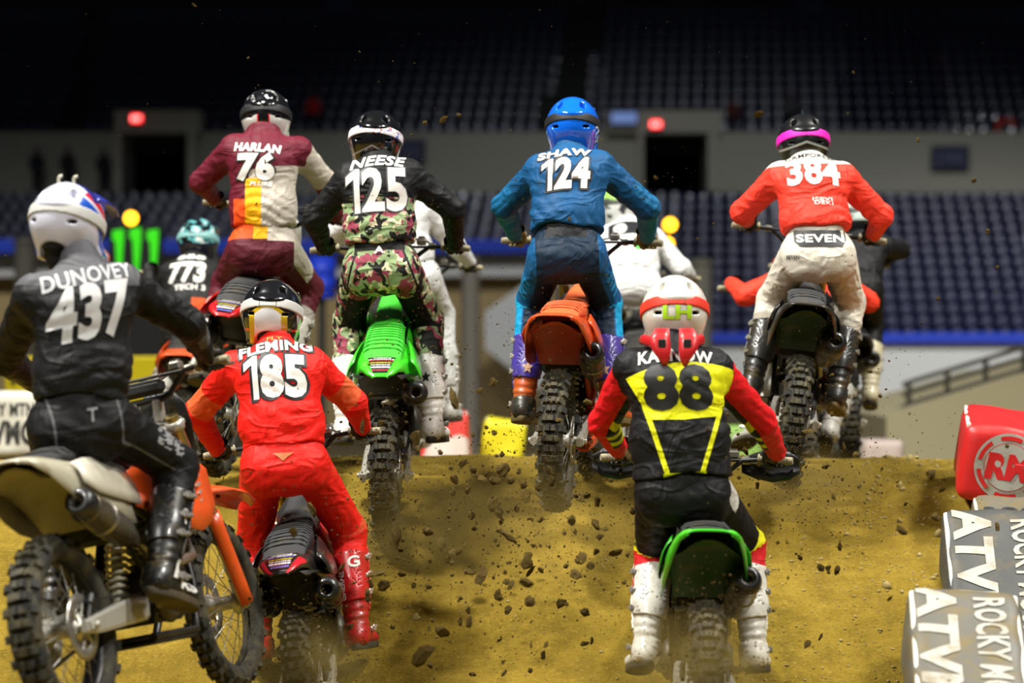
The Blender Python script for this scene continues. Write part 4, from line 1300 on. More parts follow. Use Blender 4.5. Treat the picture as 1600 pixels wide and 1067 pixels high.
# ------------------------------------------------------------------ rider
def rider(S):
    """S: dict with pixel joints, bike matrix and gear"""
    M, SP, Ya = S['M'], S['SP'], S['M'].translation.y
    J = S['J']; h = S.get('h', .0105)
    dd = dict(H=.30, N=.62, head=.78)
    dd.update(S.get('dd', {}))
    H = np.array(pix(*J['H'], Ya + dd['H']))
    def search(p, lo, hi, cost):
        best = None
        for k in range(121):
            d = lo + (hi - lo) * k / 120
            v = np.array(pix(p[0], p[1], d)); c = cost(v, d)
            if best is None or c < best[0]: best = (c, v, d)
        return best[1], best[2]
    nm = np.linalg.norm
    TL = S.get('torso', .52)
    N, dN = search(J['N'], Ya + dd['H'] + .08, Ya + dd['H'] + .52, lambda v, d: (nm(v - H) - TL) ** 2)
    shL = np.array(pix(*J['shL'], dN + dd.get('shL', -.03))); shR = np.array(pix(*J['shR'], dN + dd.get('shR', -.03)))
    right = shR - shL; right /= nm(right)
    head = np.array(pix(*J['head'], dN + S.get('headfwd', .10)))
    MS = M @ SP
    L = {}
    for s, k in ((-1, 'L'), (1, 'R')):
        L['gr' + k] = np.array(MS @ Vector((s * .335, .985, .907)))
        off = S.get('wr' + k, (0, -.075, .035))
        L['wr' + k] = L['gr' + k] + np.array(M.to_3x3() @ Vector((s * off[0], off[1], off[2])))
        if 'an' + k in J: L['an' + k] = np.array(pix(J['an' + k][0], J['an' + k][1], J['an' + k][2]))
        else: L['an' + k] = np.array(M @ Vector((s * S.get('footx', .215), .43, .155)))
        sh = shL if s < 0 else shR
        L['el' + k], _ = search(J['el' + k], Ya + .2, Ya + 1.15, lambda v, d: (nm(v - sh) - .29) ** 2 + (nm(v - L['wr' + k]) - .26) ** 2)
        hip = H + right * s * .095 - np.array([0, 0, .02])
        L['hip' + k] = hip
        L['kn' + k], _ = search(J['kn' + k], Ya + .25, Ya + 1.1, lambda v, d: (nm(v - hip) - .42) ** 2 + (nm(v - L['an' + k]) - .43) ** 2 - .02 * d)
    up = N - H; up /= nm(up)
    right = right - up * (right @ up) * .0
    back = np.cross(right, up); back /= nm(back)
    feet = (L['anL'] + L['anR']) / 2
    root = empty(S.get('name', 'person'), loc=tuple(feet - np.array([0, 0, .11])))
    O = np.array(root.location)
    tag(root, S['label'], 'person', S.get('group', 'racers'))
    sc = S.get('bulk', 1.0)
    W = H + (N - H) * .33 + back * .025; C_ = H + (N - H) * .70 + back * .03
    # --- body under the clothing, one surface
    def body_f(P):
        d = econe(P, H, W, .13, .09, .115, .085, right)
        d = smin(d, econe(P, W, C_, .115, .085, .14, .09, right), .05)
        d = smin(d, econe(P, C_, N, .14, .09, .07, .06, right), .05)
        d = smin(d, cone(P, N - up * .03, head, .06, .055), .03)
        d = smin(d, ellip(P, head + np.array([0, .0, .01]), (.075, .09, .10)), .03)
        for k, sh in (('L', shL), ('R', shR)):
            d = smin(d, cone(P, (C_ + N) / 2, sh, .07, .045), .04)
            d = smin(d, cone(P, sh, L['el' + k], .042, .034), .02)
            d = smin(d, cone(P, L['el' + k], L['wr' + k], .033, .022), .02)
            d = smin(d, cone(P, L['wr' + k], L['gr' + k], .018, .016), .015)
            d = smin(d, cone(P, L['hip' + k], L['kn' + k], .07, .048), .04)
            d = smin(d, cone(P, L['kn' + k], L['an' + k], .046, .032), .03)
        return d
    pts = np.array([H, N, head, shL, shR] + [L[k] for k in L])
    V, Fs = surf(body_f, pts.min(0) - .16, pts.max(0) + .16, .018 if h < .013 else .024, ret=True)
    link('body', arr_mesh('body', V - O, Fs), mat('#1c1512', .8, 0, 0, 'shaded_skin'), root)  # near-black skin colour, the neck's shadow under the helmet painted into it
    # --- jersey
    seed = S.get('seed', 0)
    def folds(P, amp):
        q = P * 1.0
        a = np.sin(q[:, 2] * 46 + 2.1 * np.sin(q[:, 0] * 15 + seed) + 1.4 * np.sin(q[:, 1] * 13 + q[:, 2] * 9))
        b = np.sin(q[:, 0] * 38 + q[:, 2] * 24 + 2.0 * np.sin(q[:, 2] * 17 + seed * 2) + q[:, 1] * 20)
        c = np.sin((q[:, 0] - q[:, 2]) * 29 + seed + 2 * np.sin(q[:, 0] * 9))
        rd = lambda u: 1 - 2 * np.abs(u) ** .7
        n1 = np.sin(q[:, 0] * 11 + q[:, 2] * 7 + seed) * .5 + .5
        return amp * (.5 * rd(a) * n1 ** 2 + .35 * rd(b) * (1 - n1) ** 2 + .2 * c)
    hemt = S.get('hem', .18)
    hem = H + (N - H) * hemt
    wl = np.array([L['wrL'], L['wrR']]); el = np.array([L['elL'], L['elR']])
    al = S.get('arm', 1.12); fl = S.get('flare', 1.06)
    def torso_f(P):
        d = econe(P, hem - up * .05, W, .158 * sc * fl, .122 * sc * fl, .160 * sc * (1 + (fl - 1) * .5), .120 * sc, right)
        d = smin(d, econe(P, W, C_, .160 * sc * (1 + (fl - 1) * .5), .120 * sc, .174 * sc, .12 * sc, right), .05)
        d = smin(d, econe(P, C_, N - up * .04, .168 * sc, .115 * sc, .092, .072, right), .06)
        d = smin(d, cone(P, N - up * .02, N + (head - N) * .15, .075, .068), .03)
        for sh in (shL, shR):
            d = smin(d, econe(P, C_ + up * .06, sh, .075, .075, .066, .066, back), .06)
        return d
    def arm_f(P, k, sh):
        d = cone(P, sh, L['el' + k], .066 * al, .054 * al)
        d = smin(d, cone(P, L['el' + k], L['wr' + k], .054 * al, .036 * al), .02)
        return d
    def jersey_f(P):
        t = np.clip(((P - hem) @ up) / (TL * (1 - hemt)), 0, 1)
        d = torso_f(P) + folds(P, .010 * S.get('fold', 1)) * (1 - .75 * t)
        for k, sh in (('L', shL), ('R', shR)):
            d = smin(d, arm_f(P, k, sh) + folds(P * 1.5, .0065 * S.get('fold', 1)), .035)
        d = np.maximum(d, -((P - hem) @ up) - .01 * np.sin((P @ right) * 22 + seed))
        for k in 'LR':
            ax = L['wr' + k] - L['el' + k]; ax = ax / nm(ax)
            near = nm(P - L['wr' + k], axis=1) < .12
            d = np.where(near, np.maximum(d, (P - L['wr' + k]) @ ax - .012), d)
        return d
    pts = np.array([H, N, shL, shR, L['elL'], L['elR'], L['wrL'], L['wrR']])
    lo, hi = pts.min(0) - .09, pts.max(0) + .09
    lo -= np.array([.07, .1, 0]); hi += np.array([.07, .1, .04])
    V, Fs = surf(jersey_f, lo, hi, h, ret=True)
    me = arr_mesh('jersey', V - O, Fs)
    A = np.zeros((len(V), 3)); B = np.zeros((len(V), 3))
    A[:, 0] = (V - H) @ right; A[:, 1] = ((V - H) @ up) / TL; A[:, 2] = (V - H) @ back
    dt = torso_f(V)
    for s, k, sh in ((-1, 'L', shL), (1, 'R', shR)):
        da = arm_f(V, k, sh)
        e, w = L['el' + k], L['wr' + k]
        u1 = e - sh; u2 = w - e
        t1 = np.clip(((V - sh) @ u1) / (u1 @ u1), 0, 1); t2 = np.clip(((V - e) @ u2) / (u2 @ u2), 0, 1)
        d1 = nm(V - sh - t1[:, None] * u1, axis=1); d2 = nm(V - e - t2[:, None] * u2, axis=1)
        t = np.where(d1 < d2, t1 * .5, .5 + t2 * .5)
        m = da < dt
        B[m, 0] = t[m]; B[m, 1] = s
        # outward-ness around the arm
        c0 = np.where((d1 < d2)[:, None], sh + t1[:, None] * u1, e + t2[:, None] * u2)
        q = V - c0; outv = right * s
        B[m, 2] = ((q @ outv) / np.maximum(nm(q, axis=1), 1e-4))[m]
    def setattr_(me, n, A):
        a = me.attributes.new(n, 'FLOAT_VECTOR', 'POINT'); a.data.foreach_set('vector', A.astype(np.float32).ravel())
    setattr_(me, 'J', A); setattr_(me, 'K', B)
    jo = link('jersey', me, S['jersey'], root)
    jb = bvh_of(me)
    # --- pants
    def leg_f(P, k):
        d = econe(P, L['hip' + k] + up * .02, L['kn' + k], .098, .104, .076, .08, right)
        kn, an = L['kn' + k], L['an' + k]
        end = kn + (an - kn) * .42
        return smin(d, cone(P, kn, end, .078, .073), .03)
    def pants_f(P):
        d = econe(P, H - up * .03 + back * .015, W - up * .02, .155, .125, .136, .100, right)
        for k in 'LR':
            d = smin(d, leg_f(P, k), .035)
            # buttock
            d = smin(d, cone(P, L['hip' + k] + back * .045 - up * .01, L['hip' + k] + back * .03 - up * .05, .082, .075), .04)
        t = np.clip(((H - P)[:, 2]) / .5, 0, 1)
        return d + folds(P * 1.2 + 3, .007) * (.4 + t)
    pts = np.array([W] + [L['hip' + k] for k in 'LR'] + [L['kn' + k] for k in 'LR'] + [L['kn' + k] + (L['an' + k] - L['kn' + k]) * .42 for k in 'LR'])
    V, Fs = surf(pants_f, pts.min(0) - .17, pts.max(0) + .17, h, ret=True)
    me = arr_mesh('pants', V - O, Fs)
    A = np.zeros((len(V), 3)); B = np.zeros((len(V), 3))
    A[:, 0] = (V - H) @ right; A[:, 1] = ((V - H) @ up); A[:, 2] = (V - H) @ back
    best = np.full(len(V), 9.0)
    for s, k in ((-1, 'L'), (1, 'R')):
        hp, kn, an = L['hip' + k], L['kn' + k], L['an' + k]
        u1 = kn - hp; u2 = (an - kn)
        t1 = np.clip(((V - hp) @ u1) / (u1 @ u1), 0, 1); t2 = np.clip(((V - kn) @ u2) / (u2 @ u2), 0, 1)
        d1 = nm(V - hp - t1[:, None] * u1, axis=1); d2 = nm(V - kn - t2[:, None] * u2, axis=1)
        d = np.minimum(d1, d2); t = np.where(d1 < d2, t1, 1 + t2); m = d < best
        c0 = np.where((d1 < d2)[:, None], hp + t1[:, None] * u1, kn + t2[:, None] * u2)
        q = V - c0; ow = (q @ (right * s)) / np.maximum(nm(q, axis=1), 1e-4)
        best[m] = d[m]; B[m, 0] = t[m]; B[m, 1] = s; B[m, 2] = ow[m]
    setattr_(me, 'J', A); setattr_(me, 'K', B)
    po = link('pants', me, S['pants'], root)
    pb = bvh_of(me)
    # --- boots
    Rb = M.to_3x3()
    fwd = np.array(Rb @ Vector((0, 1, 0)))
    bc = S.get('boot', {})
    bm_ = mat(bc.get('shell', '#d8d5cc'), .45, 0, .15, 'boot', .55); pm = mat(bc.get('plate', bc.get('shell', '#d8d5cc')), .35, 0, .2, 'boot_plate', .5)
    hm = mat(bc.get('heel', bc.get('plate', bc.get('shell', '#d8d5cc'))), .4, 0, .15, 'boot_heel', .6)
    sm = mat(bc.get('sole', '#2a261c'), .8, 0, 0, 'boot_sole', .6); km = mat(bc.get('buckle', '#b8b5aa'), .3, .4, 0, 'buckle', .3)
    bxf = {}
    for s, k in ((-1, 'L'), (1, 'R')):
        z = L['kn' + k] - L['an' + k]; z = z / nm(z)
        tl = math.atan(BOOT_LEAN); y = fwd + np.array(Rb @ Vector((s * .16, 0, 0)))
        y = y - z * (y @ z); y = y / nm(y)
        z, y = z * math.cos(tl) - y * math.sin(tl), y * math.cos(tl) + z * math.sin(tl)
        z = z / nm(z); x = np.cross(y, z)
        bs = S.get('bootscale', 1.0)
        Mx = Matrix([[x[i] * (s if True else 1) * bs, y[i] * bs, z[i] * bs, (L['an' + k] - O)[i]] for i in range(3)] + [[0, 0, 0, 1]])
        b = link('boot', gear('boot'), bm_, root, mw=Mx)
        link('shin_plate', gear('shin'), pm, b); link('calf_plate', gear('calf'), pm, b); link('heel_cup', gear('heel'), hm, b)
        link('sole', gear('sole'), sm, b)
        for (yy, zz) in ((.085, .285), (.06, .205), (.04, .13), (.05, -.03)):
            wq = np.interp(zz, [-.05, .16, .31], [.055, .072, .078])
            link('buckle', gear('buckle'), km, b, mw=Matrix.Translation((wq, yy, zz)) @ Matrix.Rotation(.15, 4, 'X'))
        bxf[k] = (b, Mx)
    # --- gloves
    gm = mat(S.get('glove', '#151515'), .6, 0, 0, 'glove', .4)
    for s, k in ((-1, 'L'), (1, 'R')):
        xa = np.array((MS.to_3x3() @ Vector((s * .145, -.04, -.003)))); xa = xa / nm(xa)
        ya = L['gr' + k] - L['wr' + k]; ya = ya - xa * (ya @ xa); ya = ya / nm(ya)
        za = np.cross(xa if s > 0 else -xa, ya)
        if za[2] < 0: za = -za
        Mx = Matrix([[xa[i], ya[i], za[i], (L['gr' + k] - O)[i]] for i in range(3)] + [[0, 0, 0, 1]])
        gl = link('glove', gear('hand'), gm, root, mw=Mx)
        ax = L['wr' + k] - L['el' + k]; ax = ax / nm(ax)
        b = MB(); p = L['wr' + k] - O
        b.tube([Vector(p - ax * .025), Vector(p), Vector(p + ax * .03)], [.036, .037, .033], 14)
        link('cuff', b.mesh('cuff'), mat(S.get('cuff', S.get('glove', '#151515')), .7, 0, 0, 'cuff'), gl, mw=Mx.inverted())
    # --- helmet
    hd = S['helmet']; yw, pt, rl = hd.get('rot', (0, 0, 0))
    hs = hd.get('scale', 1.0)
    HM = Matrix.Translation(Vector(head - O)) @ Matrix.Rotation(math.radians(-yw), 4, 'Z') @ Matrix.Rotation(math.radians(pt), 4, 'X') @ Matrix.Rotation(math.radians(rl), 4, 'Y') @ Matrix.Scale(hs, 4)
    ho = link('helmet', gear('shell'), hd['mat'], root, mw=HM)
    link('helmet_liner', gear('liner'), mat('#0d0c0b', .8, 0, 0, 'liner'), ho)
    link('goggle_strap', gear('strap'), hd['strap'], ho)
    link('visor', gear('visor'), hd.get('visor', hd['mat']), ho)
    link('goggles', gear('goggle'), mat('#101014', .15, 0, .3, 'lens'), ho)
    hb = bvh_of(gear('shell'))
    R = dict(root=root, O=O, H=H, N=N, up=up, right=right, back=back, TL=TL, jb=jb, pb=pb, jo=jo, po=po, ho=ho, hb=hb, L=L, boots=bxf, hem=hem, HM=HM, sh=(shL, shR))
    return R

def jtext(R, s, a, b, w, h, m, bold=.02, shear=0.0, outline=None, og=.012, obold=None, lift=.004, curve=0.0, rot=0.0, name='lettering', vf=None):
    """print on the back of the jersey: a metres right of the spine, b fraction hip..neck"""
    org = Vector(R['H'] - R['O']) + Vector(R['right']) * a + Vector(R['up']) * (b * R['TL'])
    if outline is not None:
        lay(name + '_outline', vf or (num_mesh(s, obold if obold is not None else bold + .045, shear, fat=.06) if s[:1] == '1' else text_mesh(s, obold if obold is not None else bold + .045, shear)), R['jb'], org, R['right'], R['up'], w + og * 2, h + og * 2, outline, R['jo'], lift=lift, curve=curve, rot=rot)
        lift = lift + .002
    return lay(name, vf or (num_mesh(s, bold, shear) if s[:1] == '1' else text_mesh(s, bold, shear)), R['jb'], org, R['right'], R['up'], w, h, m, R['jo'], lift=lift, curve=curve, rot=rot)

def ptext(R, s, a, z, w, h, m, bold=.02, shear=0.0, rot=0.0, lift=.004, curve=0.0, vf=None, right=None, name='lettering'):
    """print on the pants: a metres right, z metres above the hip centre"""
    rt = Vector(right) if right is not None else Vector(R['right'])
    org = Vector(R['H'] - R['O']) + Vector(R['right']) * a + Vector((0, 0, z))
    upv = Vector((0, 0, 1))
    return lay(name, vf or text_mesh(s, bold, shear), R['pb'], org, rt, upv, w, h, m, R['po'], lift=lift, rot=rot, curve=curve)

def htext(R, s, x, z, w, h, m, bold=.02, rot=0.0, lift=.004, side=None, vf=None, shear=0.0, name='lettering'):
    rt, up = ((1, 0, 0), (0, 0, 1)) if side is None else (side, (0, 0, 1))
    rt = Vector(rt); bk = rt.cross(Vector(up))
    org = rt * x + Vector((0, 0, z))
    return lay(name, vf or text_mesh(s, bold, shear), R['hb'], org, rt, up, w, h, m, R['ho'], lift=lift, rot=rot)

def btext(R, k, s, y, z, w, h, m, rot=0.0, bold=.02, vf=None, face='out'):
    """print on a boot; face: out = outer side, back = calf"""
    b, Mx = R['boots'][k]
    if 'bv' not in _gear:
        _gear['bv'] = bvh_of(gear('calf')), bvh_of(gear('boot'))
    if face == 'back': rt, org, bv = Vector((1, 0, 0)), Vector((y, 0, z)), _gear['bv'][0]
    else: rt, org, bv = Vector((0, 1, 0)), Vector((0, y, z)), _gear['bv'][1]
    if k == 'L' and face == 'back': w = -w
    if k == 'L' and face == 'out': w = -w
    return lay('lettering', vf or text_mesh(s, bold), bv, org, rt, Vector((0, 0, 1)), w, h, m, b, lift=.006 if face != 'back' else .004, rot=rot)
# ------------------------------------------------------------------ clothing materials
def fabric(name, fn, rough=.62, dirt=.25, bump=.42, sheen=0.0):
    g = NG(name)
    a, b, c = g.attr('J'); t, s, o = g.attr('K')
    v = g.obj()
    colr = fn(g, a, b, c, t, s, o, v)
    n = g.noise(7, v, 6, .7)
    cl = g.node('ShaderNodeClamp'); g.lk(g.mul(g.sub(n, .60), 6.0), cl.inputs[0])
    colr = g.mix(g.mul(cl.outputs[0], dirt), colr if not isinstance(colr, str) else lin(colr), '#6e5d33')
    n2 = g.noise(60, v, 3, .6)
    colr = g.mix(g.mul(g.gt(n2, .69), .5 * dirt / .25), colr, '#5a4a22')
    w = g.noise(4.5, g.mapping(v, (1, 1, 2.2), rot=(.3, .6, .2)), 1.5, .4, 1.2)
    w2 = g.noise(3.8, g.mapping(v, (2.0, 1, 1), loc=(4, 2, 1), rot=(.1, -.7, .4)), 2, .45, 1.4)
    rg = lambda n: g.math('POWER', g.sub(1.0, g.ab(g.mul(g.sub(n, .5), 5.0))), 2.0)
    cl3 = g.node('ShaderNodeClamp'); g.lk(g.sub(1.0, g.ab(g.mul(g.sub(w, .5), 7.0))), cl3.inputs[0])
    cl4 = g.node('ShaderNodeClamp'); g.lk(g.sub(1.0, g.ab(g.mul(g.sub(w2, .5), 7.0))), cl4.inputs[0])
    fine = g.noise(30, g.mapping(v, (1, 1, 1.6)), 3, .55, .6)
    g.bump(g.add(g.add(g.mul(cl3.outputs[0], .8), g.mul(cl4.outputs[0], .6)), g.mul(fine, .22)), bump, .014)
    return g.done(colr, rough, spec=.22)
def camo(g, v, dark='#141612', rose='#8a3a4c', green='#7f9468', cream='#cfc4a2', sc=1.0):
    q = g.mapping(v, (1, 1, 1), (3.1, 1.7, .4))
    n1 = g.noise(17 * sc, q, 1.5, .4, .9); q2 = g.mapping(v, (1, 1, 1), (11.1, 7.7, 4.4)); n2 = g.noise(15 * sc, q2, 1.5, .4, .9)
    q3 = g.mapping(v, (1, 1, 1), (21.1, 2.7, 9.4)); n3 = g.noise(20 * sc, q3, 1.5, .4, .9)
    c = g.mix(g.gt(n1, .57), green, cream)
    c = g.mix(g.gt(n2, .55), c, rose)
    return g.mix(g.gt(n3, .56), c, dark)

def j76(g, a, b, c, t, s, o, v):
    m, be, ye, og = '#5e1426', '#b5ada0', '#e8a80a', '#e8501a'
    col_ = m
    low = g.lt(g.add(b, g.mul(a, -.25)), .76)
    r = g.mul(low, g.gt(g.add(a, g.mul(b, .03)), -.06))
    col_ = g.mix(r, lin(m), lin(be))
    x = g.add(a, g.mul(b, .02))
    col_ = g.mix(g.mul(g.btw(x, -.085, .0), g.lt(b, .66)), col_, lin(ye))
    col_ = g.mix(g.mul(g.btw(x, -.15, -.085), g.lt(b, g.add(.42, g.mul(a, -.3)))), col_, lin(og))
    arm = g.gt(t, .03)
    col_ = g.mix(arm, col_, lin(m))
    return g.mix(g.mul(g.mul(arm, g.gt(s, 0)), g.lt(t, .47)), col_, lin(be))
def p76(g, a, b, c, t, s, o, v):
    m = '#501523'
    col_ = g.mix(g.mul(g.gt(b, .035), g.lt(a, -.045)), lin(m), lin('#e8501a'))
    col_ = g.mix(g.mul(g.gt(b, .03), g.btw(a, -.045, .03)), col_, lin('#e0a010'))
    col_ = g.mix(g.mul(g.gt(b, g.sub(.02, g.mul(a, .0))), g.gt(a, .03)), col_, lin('#b5ada0'))
    col_ = g.mix(g.mul(g.mul(g.gt(s, 0), g.gt(o, .62)), g.lt(t, .62)), col_, lin('#a89f90'))
    return g.mix(g.gt(t, 1.28), col_, lin('#99938a'))
def j125(g, a, b, c, t, s, o, v):
    base = camo(g, v)
    n = g.noise(10, g.mapping(v, (.5, .5, 9)), 2, .6)
    top = g.gt(g.add(b, g.mul(g.sub(n, .5), .35)), .60)
    col_ = g.mix(top, base, lin('#0f1011'))
    return g.mix(g.gt(t, .03), col_, lin('#0f1011'))
def p125(g, a, b, c, t, s, o, v):
    base = camo(g, v)
    blk = lin('#0b0c0b')
    inner = g.mul(g.mul(g.gt(t, .33), g.lt(t, 1.12)), g.lt(o, .55))
    col_ = g.mix(inner, base, blk)
    belt = g.mul(g.gt(b, .055), g.lt(g.ab(a), .125))
    col_ = g.mix(belt, col_, blk)
    piping = g.btw(g.add(g.ab(a), g.mul(b, .35)), .128, .14)
    return g.mix(g.mul(piping, g.lt(t, .3)), col_, blk)
def j124(g, a, b, c, t, s, o, v):
    col_ = g.mix(g.gt(t, .52), lin('#0b4a78'), lin('#0f7597'))
    return g.mix(g.mul(g.btw(t, .28, .52), g.gt(o, .3)), col_, lin('#0c5b88'))
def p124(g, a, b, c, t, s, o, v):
    col_ = g.mix(g.lt(o, .45), lin('#0d4f80'), lin('#0b2236'))
    col_ = g.mix(g.mul(g.btw(t, .95, 1.1), g.gt(o, .2)), col_, lin('#169cc8'))
    col_ = g.mix(g.mul(g.gt(t, 1.1), g.gt(o, .55)), col_, lin('#148fc0'))
    col_ = g.mix(g.mul(g.btw(g.math('FRACT', g.mul(t, 9.0)), .3, .65), g.mul(g.gt(o, .72), g.btw(t, .35, .75))), col_, lin('#1787b5'))
    return g.mix(g.mul(g.gt(b, .04), g.lt(g.ab(a), .10)), col_, lin('#101216'))
def j384(g, a, b, c, t, s, o, v):
    col_ = g.mix(g.gt(g.add(b, g.mul(g.ab(a), -.25)), .835), lin('#ee3f2e'), lin('#d6d2c6'))
    return g.mix(g.gt(t, .12), col_, lin('#ee3f2e'))
def p384(g, a, b, c, t, s, o, v):
    w = lin('#cfcabb')
    col_ = g.mix(g.gt(t, 1.25), w, lin('#a39d8e'))
    return col_
def j185(g, a, b, c, t, s, o, v):
    col_ = g.mix(g.btw(t, .27, .47), lin('#e01a10'), lin('#d65a2e'))
    return col_
def p185(g, a, b, c, t, s, o, v):
    return g.mix(g.mul(g.btw(t, .9, 1.02), g.gt(o, -.2)), lin('#d81a10'), lin('#cc4a28'))
def j88(g, a, b, c, t, s, o, v):
    blk, ye, rd = lin('#121214'), lin('#dede14'), lin('#d8141c')
    aa = g.ab(a)
    # yellow chest panel, narrower downwards
    pan = g.mul(g.gt(b, g.add(.49, g.mul(aa, .12))), g.lt(g.add(aa, g.mul(b, -.30)), -.02))
    pan = g.mul(pan, g.lt(g.add(b, g.mul(g.mul(aa, aa), 1.6)), .915))
    col_ = g.mix(pan, blk, ye)
    line = g.btw(g.add(aa, g.mul(b, -.17)), .042, .062)
    line = g.mx(g.mul(line, g.lt(b, .62)), g.mul(g.lt(b, .105), g.lt(aa, .085)))
    col_ = g.mix(line, col_, ye)
    arm = g.gt(t, .03)
    stripes = g.mul(g.gt(g.math('FRACT', g.add(g.mul(t, 7.0), g.mul(o, .6))), .5), g.btw(t, .34, .78))
    inner = g.mul(g.lt(o, -.12), g.lt(t, .8))
    armc = g.mix(inner, rd, g.mix(stripes, blk, ye))
    return g.mix(arm, col_, armc)
def p88(g, a, b, c, t, s, o, v):
    blk = lin('#0c0c0d')
    col_ = g.mix(g.mul(g.btw(t, .86, 1.0), g.gt(o, .15)), blk, lin('#d6d018'))
    col_ = g.mix(g.gt(t, 1.0), col_, lin('#c41a20'))
    return g.mix(g.mul(g.mul(g.gt(s, 0), g.gt(o, .78)), g.btw(t, .0, .25)), col_, lin('#b9b6ae'))
def j437(g, a, b, c, t, s, o, v):
    yoke = g.gt(g.add(b, g.mul(g.ab(a), -.2)), .83)
    col_ = g.mix(yoke, lin('#121314'), lin('#505054'))
    n = g.noise(5, g.mapping(v, (1, 1, .6)), 3, .6)
    col_ = g.mix(g.mul(g.gt(n, .56), g.lt(b, .8)), col_, lin('#1c1c1e'))
    arm = g.gt(t, .03)
    col_ = g.mix(arm, col_, lin('#0d0d0e'))
    st = g.mul(g.gt(g.math('FRACT', g.mul(t, 40.0)), .5), g.btw(t, .60, .78))
    return g.mix(g.mul(g.mul(arm, st), g.gt(o, .1)), col_, lin('#77777a'))
def p437(g, a, b, c, t, s, o, v):
    col_ = lin('#0c0c0d')
    ln = g.mul(g.btw(o, .18, .24), g.lt(t, .9))
    col_ = g.mix(ln, col_, lin('#5a5a5c'))
    n = g.noise(30, g.mapping(v, (1, 1, 3)), 2, .5)
    return g.mix(g.mul(g.mul(g.gt(o, .55), g.gt(n, .5)), g.btw(t, .45, .85)), col_, lin('#8a8a8c'))
def j773(g, a, b, c, t, s, o, v):
    return g.mix(g.mul(g.lt(b, .32), g.gt(a, .02)), lin('#1a1a1a'), lin('#c24a1c'))
def plain(c):
    return lambda g, a, b, c_, t, s, o, v: lin(c)
def jA(g, a, b, c, t, s, o, v):
    ring = g.math('SQRT', g.add(g.mul(g.sub(g.ab(a), .085), g.sub(g.ab(a), .085)), g.mul(g.mul(g.sub(b, .7), .52), g.mul(g.sub(b, .7), .52))))
    blk = g.mul(g.btw(b, .60, .84), g.lt(g.ab(a), .16))
    col_ = g.mix(g.mul(blk, g.gt(ring, .042)), lin('#d9d9d7'), lin('#16181c'))
    return g.mix(g.gt(t, .05), col_, lin('#cfcfcd'))

# ---- helmets, painted in their own frame
def hel(name, fn, rough=.18, coat=.6):
    g = NG(name); v = g.obj(); x, y, z = g.xyz(v)
    return g.done(fn(g, x, y, z, v), rough, 0, coat)
def h76(g, x, y, z, v):
    ax = g.ab(x)
    n = g.noise(22, v, 2, .5)
    c = g.mix(g.mul(g.gt(z, .07), g.gt(n, .6)), lin('#101012'), lin('#c9c9c9'))
    low = g.lt(z, g.add(.045, g.mul(ax, -.35)))
    c = g.mix(g.mul(low, g.gt(ax, .028)), c, lin('#c9c7c2'))
    return g.mix(g.mul(low, g.btw(ax, .027, .034)), c, lin('#d0202a'))
def h125(g, x, y, z, v):
    return g.mix(g.btw(g.add(z, g.mul(g.ab(x), .5)), -.012, -.004), lin('#0f1011'), lin('#9a9a9a'))
def h124(g, x, y, z, v):
    return lin('#0e62d8')
def h384(g, x, y, z, v):
    k = g.add(z, g.mul(g.ab(x), .35))
    c = g.mix(g.btw(k, .018, .030), lin('#121313'), lin('#8f9188'))
    return g.mix(g.btw(k, -.035, -.028), c, lin('#60625c'))
def h88(g, x, y, z, v):
    return lin('#d8d6cd')
def h185(g, x, y, z, v):
    ax = g.ab(x)
    c = lin('#121214')
    k = g.add(z, g.mul(g.mul(ax, ax), 6.0))
    c = g.mix(g.mul(g.lt(k, .062), g.lt(ax, .083)), c, lin('#b89a1c'))
    c = g.mix(g.mul(g.lt(g.add(z, g.mul(g.mul(ax, ax), 9.0)), .05), g.lt(ax, .058)), c, lin('#cfcfd2'))
    c = g.mix(g.mul(g.gt(ax, .085), g.btw(z, -.055, -.045)), c, lin('#d8201c'))
    return g.mix(g.mul(g.gt(ax, .118), g.lt(z, .03)), c, lin('#a8a8a4'))
def h437(g, x, y, z, v):
    k = g.add(y, g.mul(z, .9))
    c = lin('#c8c8d6')
    sd = g.gt(x, .085)
    c = g.mix(g.mul(sd, g.btw(k, -.03, .03)), c, lin('#1d4fb0'))
    c = g.mix(g.mul(sd, g.btw(k, .05, .10)), c, lin('#c81a28'))
    return g.mix(g.mul(g.gt(z, .095), g.gt(y, -.03)), c, lin('#2a2f7a'))
def h773(g, x, y, z, v):
    n = g.noise(16, v, 2, .5)
    c = g.mix(g.gt(n, .5), lin('#15181c'), lin('#5aa5a8'))
    c = g.mix(g.gt(n, .60), c, lin('#c4ccc9'))
    return g.mix(g.lt(z, .01), c, lin('#14182e'))
def hA(g, x, y, z, v):
    n = g.noise(12, v, 2, .5)
    c = g.mix(g.gt(n, .52), lin('#c9cbc8'), lin('#33373a'))
    return g.mix(g.mul(g.gt(z, .06), g.lt(x, .03)), c, lin('#8fc45a'))
def hD(g, x, y, z, v):
    return g.mix(g.gt(z, .0), lin('#15181a'), lin('#b9c6bd'))

white = mat('#dedcd6', .55, 0, 0, 'white_print', .35)
whitec = mat('#e6e4de', .5, 0, 0, 'white_print_clean', .12)
black = mat('#101010', .55, 0, 0, 'black_print')
greyp = mat('#8d8d90', .55, 0, 0, 'grey_print')
greyd = mat('#3a3a3c', .55, 0, 0, 'dark_grey_print')

